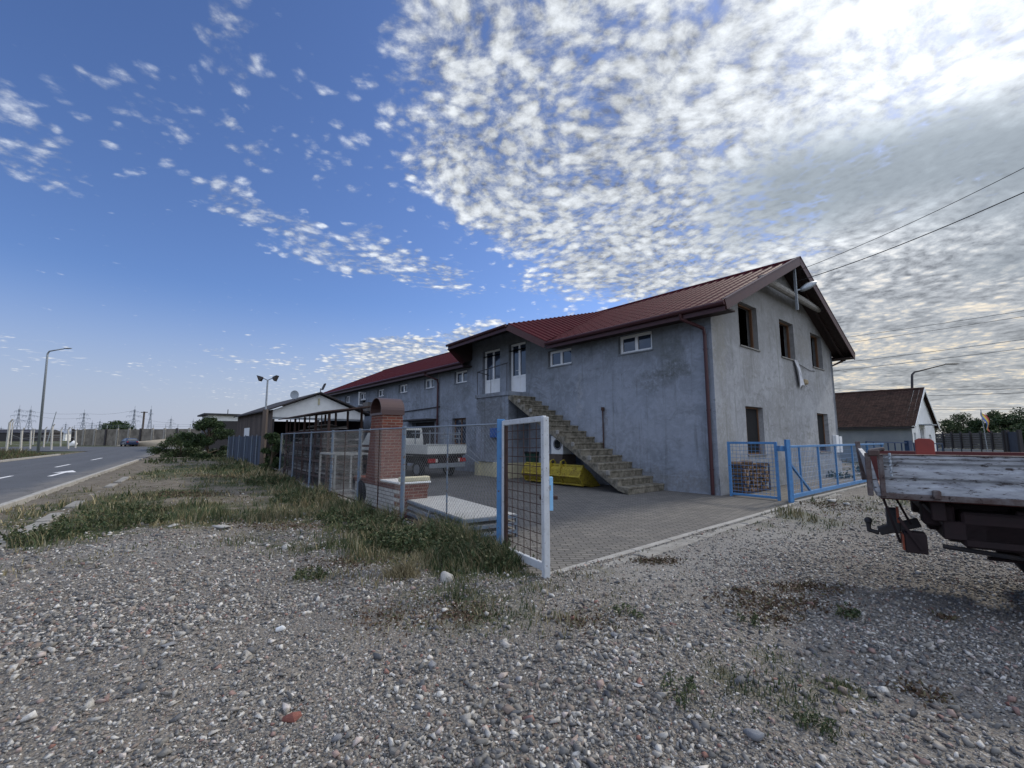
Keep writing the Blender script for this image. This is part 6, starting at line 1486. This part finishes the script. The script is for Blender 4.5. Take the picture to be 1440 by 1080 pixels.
# pylons
def pylon(h, arms):
    o = empty('pylon', (0, 0, 0), 0, '', 'pylon', 'power line pylons on the horizon'); mb = MB(); t = .30
    def wd_(z): return max(.5, 4.2 * (1 - z / h) ** 1.4)
    zs = [h * k / 8 for k in range(9)]
    for s in ((-1, -1), (1, -1), (1, 1), (-1, 1)):
        for z, y in zip(zs, zs[1:]): mb.bar((s[0] * wd_(z), s[1] * wd_(z), z), (s[0] * wd_(y), s[1] * wd_(y), y), t)
    for z, y in zip(zs[:-1], zs[1:]):
        for (a, b) in (((-1, -1), (1, -1)), ((-1, 1), (1, 1)), ((-1, -1), (-1, 1)), ((1, -1), (1, 1))):
            mb.bar((a[0] * wd_(z), a[1] * wd_(z), z), (b[0] * wd_(y), b[1] * wd_(y), y), t * .6); mb.bar((b[0] * wd_(z), b[1] * wd_(z), z), (a[0] * wd_(y), a[1] * wd_(y), y), t * .6)
    mb.bar((0, 0, h * .95), (0, 0, h * 1.12), t * .8); mb.build('lattice_body', 'hazed_steel', o)
    for (f_, L) in arms:
        m2 = MB(); z = h * f_; m2.bar((-L, 0, z), (L, 0, z), t * .9); m2.bar((-L, 0, z), (0, 0, z + h * .05), t * .7); m2.bar((L, 0, z), (0, 0, z + h * .05), t * .7)
        for q in (-L, -L * .55, L * .55, L): m2.bar((q, 0, z), (q, 0, z - 2.2), t * .6)
        m2.build('crossarm', 'hazed_steel', o)
    return o
pyl = [(28, 571, 560, 5), (44, 572, 560, 5), (119, 577, 620, 5), (130, 592, 900, 5), (141, 590, 900, 5), (190, 572, 560, 5), (213, 572, 600, 20), (241, 586, 760, 80), (272, 589, 900, 80), (2, 600, 900, 5), (93, 594, 950, 5)]
plb = ['leftmost tall lattice pylon, left of the street lamp', 'tall lattice pylon just left of the street lamp', 'lattice pylon midway between street lamp and round bush', 'tiny pylon right of the lone middle pylon, left of its pair', 'tiny pylon nearest the left side of the round bush', 'tall pylon directly right of the round bush', 'slim tapering pylon second right of the round bush', 'broad short pylon above the white far shed', 'tiny pylon above the large bush', 'tiny pylon at the very left edge', 'tiny pylon above the field fence posts']
base = None
for (px, py, Y0, rot), l_ in zip(pyl, plb):
    q = AT(px, py, Y0); h = q.z * .92
    o = pylon(h, [(.62, 7.5), (.78, 9), (.92, 5.5)] if rot != 20 else [(.86, 2.5)]); o.location = (q.x, q.y, 0); o.rotation_euler = (0, 0, R(rot)); o['label'] = l_
pp = AT(197, 640, 120); o = empty('utility_pole', (pp.x, pp.y, 0), 0, 'dark wooden utility pole rising behind the concrete wall', 'pole')
zt = 1.6 + (617 - 579) / FPX * 120; MB().tube([(0, 0, 0), (0, 0, zt)], .22, 8).build('pole', 'wood_old', o); MB().bar((-.9, 0, zt - .2), (.9, 0, zt - .2), .2).build('crossarm', 'wood_old', o)
pp = AT(64, 640, 150); o = empty('leaning_pole', (pp.x, pp.y, 0), 0, 'thin pole leaning right behind the field fence', 'pole')
MB().tube([(0, 0, 0), (1.8, 0, 10.5)], [.18, .1], 6).build('pole', 'steel', o)
# power lines between pylons
for i, (a, b, z) in enumerate(((0, 2, .9), (1, 2, .75), (2, 5, .9), (5, 7, .75))):
    A1, B1 = AT(*pyl[a][:3]), AT(*pyl[b][:3]); wire((A1.x, A1.y, A1.z * z), (B1.x, B1.y, B1.z * z), 3.0, .09, ['far line from the leftmost pylon', 'far line from the pylon beside the lamp', 'far line running on to the pylon by the round bush', 'far line from the round bush pylon to the right'][i])
